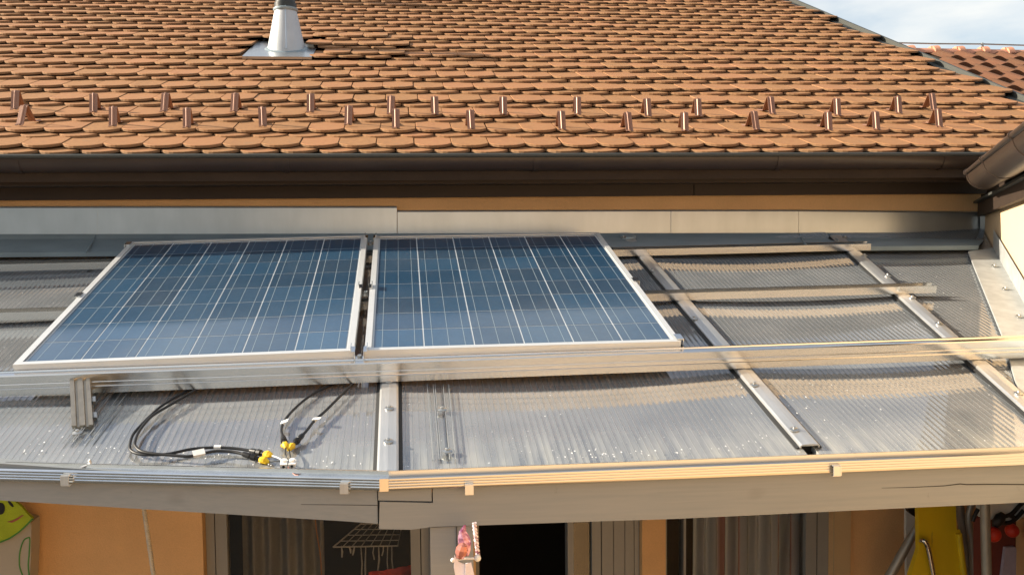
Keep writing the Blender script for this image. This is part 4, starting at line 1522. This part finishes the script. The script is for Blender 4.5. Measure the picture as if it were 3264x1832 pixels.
# wire laundry rack with hanging pegs behind the post
Yr = 4.86
rk = thing('wire_rack', 'white wire rack with pale strips hanging under it before the left window', 'rack', hy(1170, 1760, Yr))
ra_, rb_ = hy(1062, 1742, Yr - 0.10), hy(1268, 1738, Yr - 0.10)
rc_, rd_ = hy(1150, 1668, Yr + 0.05), hy(1282, 1668, Yr + 0.05)
MB().tube([ra_, rb_, rd_, rc_, ra_], 0.0042, 6).build('rim', M['pale_cord'], rk)
for k in range(1, 7):
    MB().tube([ra_.lerp(rb_, k / 7), rc_.lerp(rd_, k / 7)], 0.0022, 5).build('wire', M['pale_cord'], rk)
for k in range(1, 4):
    MB().tube([ra_.lerp(rc_, k / 4), rb_.lerp(rd_, k / 4)], 0.0022, 5).build('wire', M['pale_cord'], rk)
rq = random.Random(5)
for px, y1_ in ((1088, 1775), (1112, 1762), (1131, 1768), (1150, 1850), (1166, 1860), (1192, 1782), (1207, 1822), (1222, 1770), (1236, 1842), (1249, 1830)):
    p, q = hy(px, 1738, Yr - 0.05), hy(px + rq.uniform(-7, 7), y1_, Yr - 0.05)
    MB().tube([p, p.lerp(q, 0.5) + Vector((rq.uniform(-.006, .006), 0, 0)), q], [0.0022, rq.uniform(0.003, 0.006), 0.0035], 6).build('strip', M['pale_cord'], rk, smooth=60)
rc = thing('red_cloth', 'crumpled red cloth low behind the left window pane', 'cloth', hy(1260, 1830, 4.75))
cl = MB()
for j in range(9):
    for i in range(13):
        px, py = 1175 + i * 12, 1800 + j * 14
        z_ = 4.80 + 0.03 * noise.noise((i * .5, j * .5, 0))
        p = hy(px, py - 8 * noise.noise((i * .4, 3, 0)) + (1 - i / 12) * 22, z_)
        cl.v.append(tuple(p))
for j in range(8):
    for i in range(12):
        q = j * 13 + i
        cl.f.append((q, q + 1, q + 14, q + 13))
cl.build('fabric', M['red'], rc, smooth=80)
oc = thing('orange_cord', 'thin orange cord hanging down behind the left glass', 'cord', hy(1010, 1660, 4.72))
MB().tube(smooth_path([hy(1004, 1640, 4.72), hy(1010, 1700, 4.72), hy(1022, 1780, 4.72), hy(1026, 1900, 4.72)], 5), 0.0035, 6).build('strand', speckled('orange_cord', (0.5, 0.22, 0.06)).m, oc)

# pink crystal ornament and rope on the post
Yo = 2.31
orn = thing('hanging_ornament', 'pink crystal and white ribbon ornament hanging on the grey post', 'ornament', hy(1478, 1674, Yo))
cr = MB()
cp = [(1482, 1672, 3), (1474, 1692, 12), (1478, 1712, 20), (1482, 1732, 22), (1484, 1752, 17), (1487, 1770, 7)]
for px, py, w_ in cp:
    c = hy(px, py, Yo)
    r_ = w_ / FPX * Yo
    for k in range(7):
        a = 2 * math.pi * k / 7 + py * 0.01
        cr.v.append((c.x + r_ * math.cos(a), c.y + r_ * 0.6 * math.sin(a), c.z))
for i in range(len(cp) - 1):
    for k in range(7):
        a, b = i * 7 + k, i * 7 + (k + 1) % 7
        cr.f += [(a, b, b + 7), (a, b + 7, a + 7)]
cr.build('crystal', M['crystal'], orn)
bc = hy(1471, 1755, Yo - 0.012)
MB().lathe([(0.003, -0.022), (0.010, -0.017), (0.015, -0.006), (0.015, 0.006), (0.010, 0.017), (0.003, 0.022)], bc, (0.25, -0.2, 1), 9).build('bead', M['amber'], orn)
MB().tube([hy(1441, 1784, Yo), hy(1475, 1780, Yo), hy(1528, 1777, Yo)], 0.0028, 8).build('bar', M['white'], orn)
for px, py, r_ in ((1443, 1784, 0.0055), (1522, 1777, 0.009)):
    c = hy(px, py, Yo)
    MB().lathe([(r_ * .3, -r_), (r_ * .8, -r_ * .6), (r_, 0), (r_ * .8, r_ * .6), (r_ * .3, r_)], c, UPZ, 12).build('knob', M['white'], orn, smooth=80)
for poly, m_, dy in (([(1449, 1768), (1462, 1790), (1492, 1802), (1486, 1870), (1458, 1870), (1447, 1810)], M['ribbon'], 0.0), ([(1484, 1795), (1502, 1792), (1512, 1832), (1514, 1870), (1482, 1870)], M['ribbon'], -0.008)):
    MB().prism(poly_y(poly, Yo - 0.004 + dy), (0, 0.004, 0)).build('ribbon', m_, orn)
prp = thing('hanging_rope', 'pink and white twisted rope beside the crystal ornament', 'rope', hy(1518, 1674, Yo + 0.02))
pa_, pb_ = hy(1512, 1665, Yo + 0.01), hy(1524, 1775, Yo + 0.01)
for ph in (0, math.pi):
    pts = []
    for k in range(60):
        t = k / 59
        a = t * 2 * math.pi * 5 + ph
        pts.append(pa_.lerp(pb_, t) + Vector((math.cos(a) * 0.0028, math.sin(a) * 0.0028, 0)))
    MB().tube(pts, 0.0034, 5).build('strand', M['pinkrope'] if ph else M['ribbon'], prp, smooth=80)

# yellow board, tubes and odds and ends at the right
Yy = 3.95
yb_ = thing('yellow_board', 'tall yellow painted board with a bent steel handle under the beam', 'board', hy(3000, 1832, Yy))
MB().prism(poly_y([(2927, 1580), (3046, 1580), (3049, 1686), (3061, 1688), (3084, 1860), (3100, 2100), (2840, 2100), (2903, 1832), (2929, 1752)], Yy), (0, 0.03, 0)).build('panel', M['yellowboard'], yb_)
MB().tube([hy(3056, 1700, Yy - 0.012), hy(3074, 1845, Yy - 0.012), hy(3092, 2100, Yy - 0.012)], 0.014, 10).build('rolled_edge', M['yellowboard'], yb_, smooth=60)
MB().tube(smooth_path([hy(2935, 1724, Yy + 0.01), hy(2942, 1721, Yy - 0.03), hy(2951, 1728, Yy - 0.04), hy(2960, 1752, Yy - 0.04), hy(2975, 1832, Yy - 0.04), hy(2990, 1930, Yy - 0.04)], 6), 0.0115, 10).build('handle', M['chrome'], yb_, smooth=60)
fr_ = thing('folded_frame', 'grey steel tube frame of a folded rack around the yellow board', 'tube frame', hy(3100, 1832, 4.05))
MB().tube([hy(2820, 1865, 4.12), hy(2872, 1770, 4.12), hy(2934, 1660, 4.12)], [0.022, 0.0215, 0.0165], 10).build('tube', M['tubegrey'], fr_, smooth=60)
MB().tube([hy(3052, 1570, 4.02), hy(3068, 1680, 4.02), hy(3096, 1900, 4.02)], 0.019, 10).build('tube', M['tubegrey'], fr_, smooth=60)
MB().tube(smooth_path([hy(3112, 1570, 3.98), hy(3092, 1620, 3.98), hy(3088, 1660, 3.98), hy(3098, 1740, 3.98), hy(3106, 1900, 3.98)], 5), 0.0145, 10).build('tube', M['tubegrey'], fr_, smooth=60)
MB().tube([hy(3138, 1560, 3.30), hy(3145, 1832, 3.30), hy(3148, 2000, 3.30)], 0.0182, 12).build('tube', M['tubegrey'], fr_, smooth=60)
ws = thing('white_sheet', 'narrow white panel leaning behind the yellow board', 'panel', hy(2910, 1832, 4.3))
MB().prism(poly_y([(2889, 1580), (2960, 1580), (2960, 1950), (2893, 1950), (2888, 1700)], 4.30), (0, 0.02, 0)).build('panel', M['clothwhite'], ws)
dk = thing('dark_pouch', 'small black and red pouch hanging at the top left of the yellow board', 'pouch', hy(2905, 1640, 4.22))
MB().prism(poly_y([(2886, 1600), (2940, 1590), (2935, 1655), (2915, 1645), (2898, 1632)], 4.22), (0, 0.03, 0)).build('body', M['black'], dk)
MB().prism(poly_y([(2910, 1600), (2940, 1595), (2940, 1630), (2922, 1624)], 4.217), (0, 0.002, 0)).build('patch', M['red'], dk)
wbg = thing('striped_bag', 'white rounded bag with black straps at the lower right corner', 'bag', hy(3225, 1640, 3.4))
MB().prism(poly_y([(3150, 1570), (3290, 1570), (3300, 1600), (3270, 1640), (3240, 1660), (3205, 1662), (3188, 1640), (3150, 1660)], 3.4), (0, 0.08, 0)).build('body', M['clothwhite'], wbg)
for pth in ([(3272, 1590), (3250, 1610), (3225, 1636), (3200, 1645)], [(3262, 1625), (3245, 1645), (3222, 1663), (3196, 1666)], [(3118, 1620), (3108, 1640), (3100, 1660)], [(3215, 1640), (3232, 1648)]):
    MB().tube(smooth_path([hy(x, y, 3.39) for x, y in pth], 4), 0.008, 8).build('strap', M['black'], wbg, smooth=60)
kp = hy(3184, 1655, 3.37)
MB().lathe([(0.006, -0.035), (0.018, -0.02), (0.02, 0.01), (0.01, 0.03)], kp, (0.6, 0, 0.8), 10).build('buckle', M['black'], wbg, smooth=60)
for (px, py, r_, lbl) in ((3166, 1702, 0.029, 'bright red ball in front of the maroon carton'), (3226, 1690, 0.0265, 'darker red ball to the right of the bright one')):
    c = hy(px, py, 3.36 if r_ > 0.028 else 3.42)
    pr = [(r_ * math.cos(a) + 1e-4, r_ * math.sin(a)) for a in [math.pi * (k / 10 - 0.5) for k in range(11)]]
    bt = thing('red_ball', lbl, 'ball', c - UPZ * r_, 'red balls')
    MB().lathe(pr, c, UPZ, 18).build('ball', M['red'], bt, smooth=80)
cb_ = thing('carton', 'maroon carton with a lilac paper label in the lower right corner', 'box', hy(3220, 1832, 3.5))
MB().prism(poly_y([(3158, 1668), (3252, 1662), (3275, 1990), (3158, 1990)], 3.56), (0, 0.12, 0)).build('box_body', M['maroon'], cb_)
MB().prism(poly_y([(3206, 1745), (3236, 1742), (3262, 1790), (3264, 1870), (3190, 1870)], 3.54), (0, 0.018, 0)).build('label', M['lilac'], cb_)
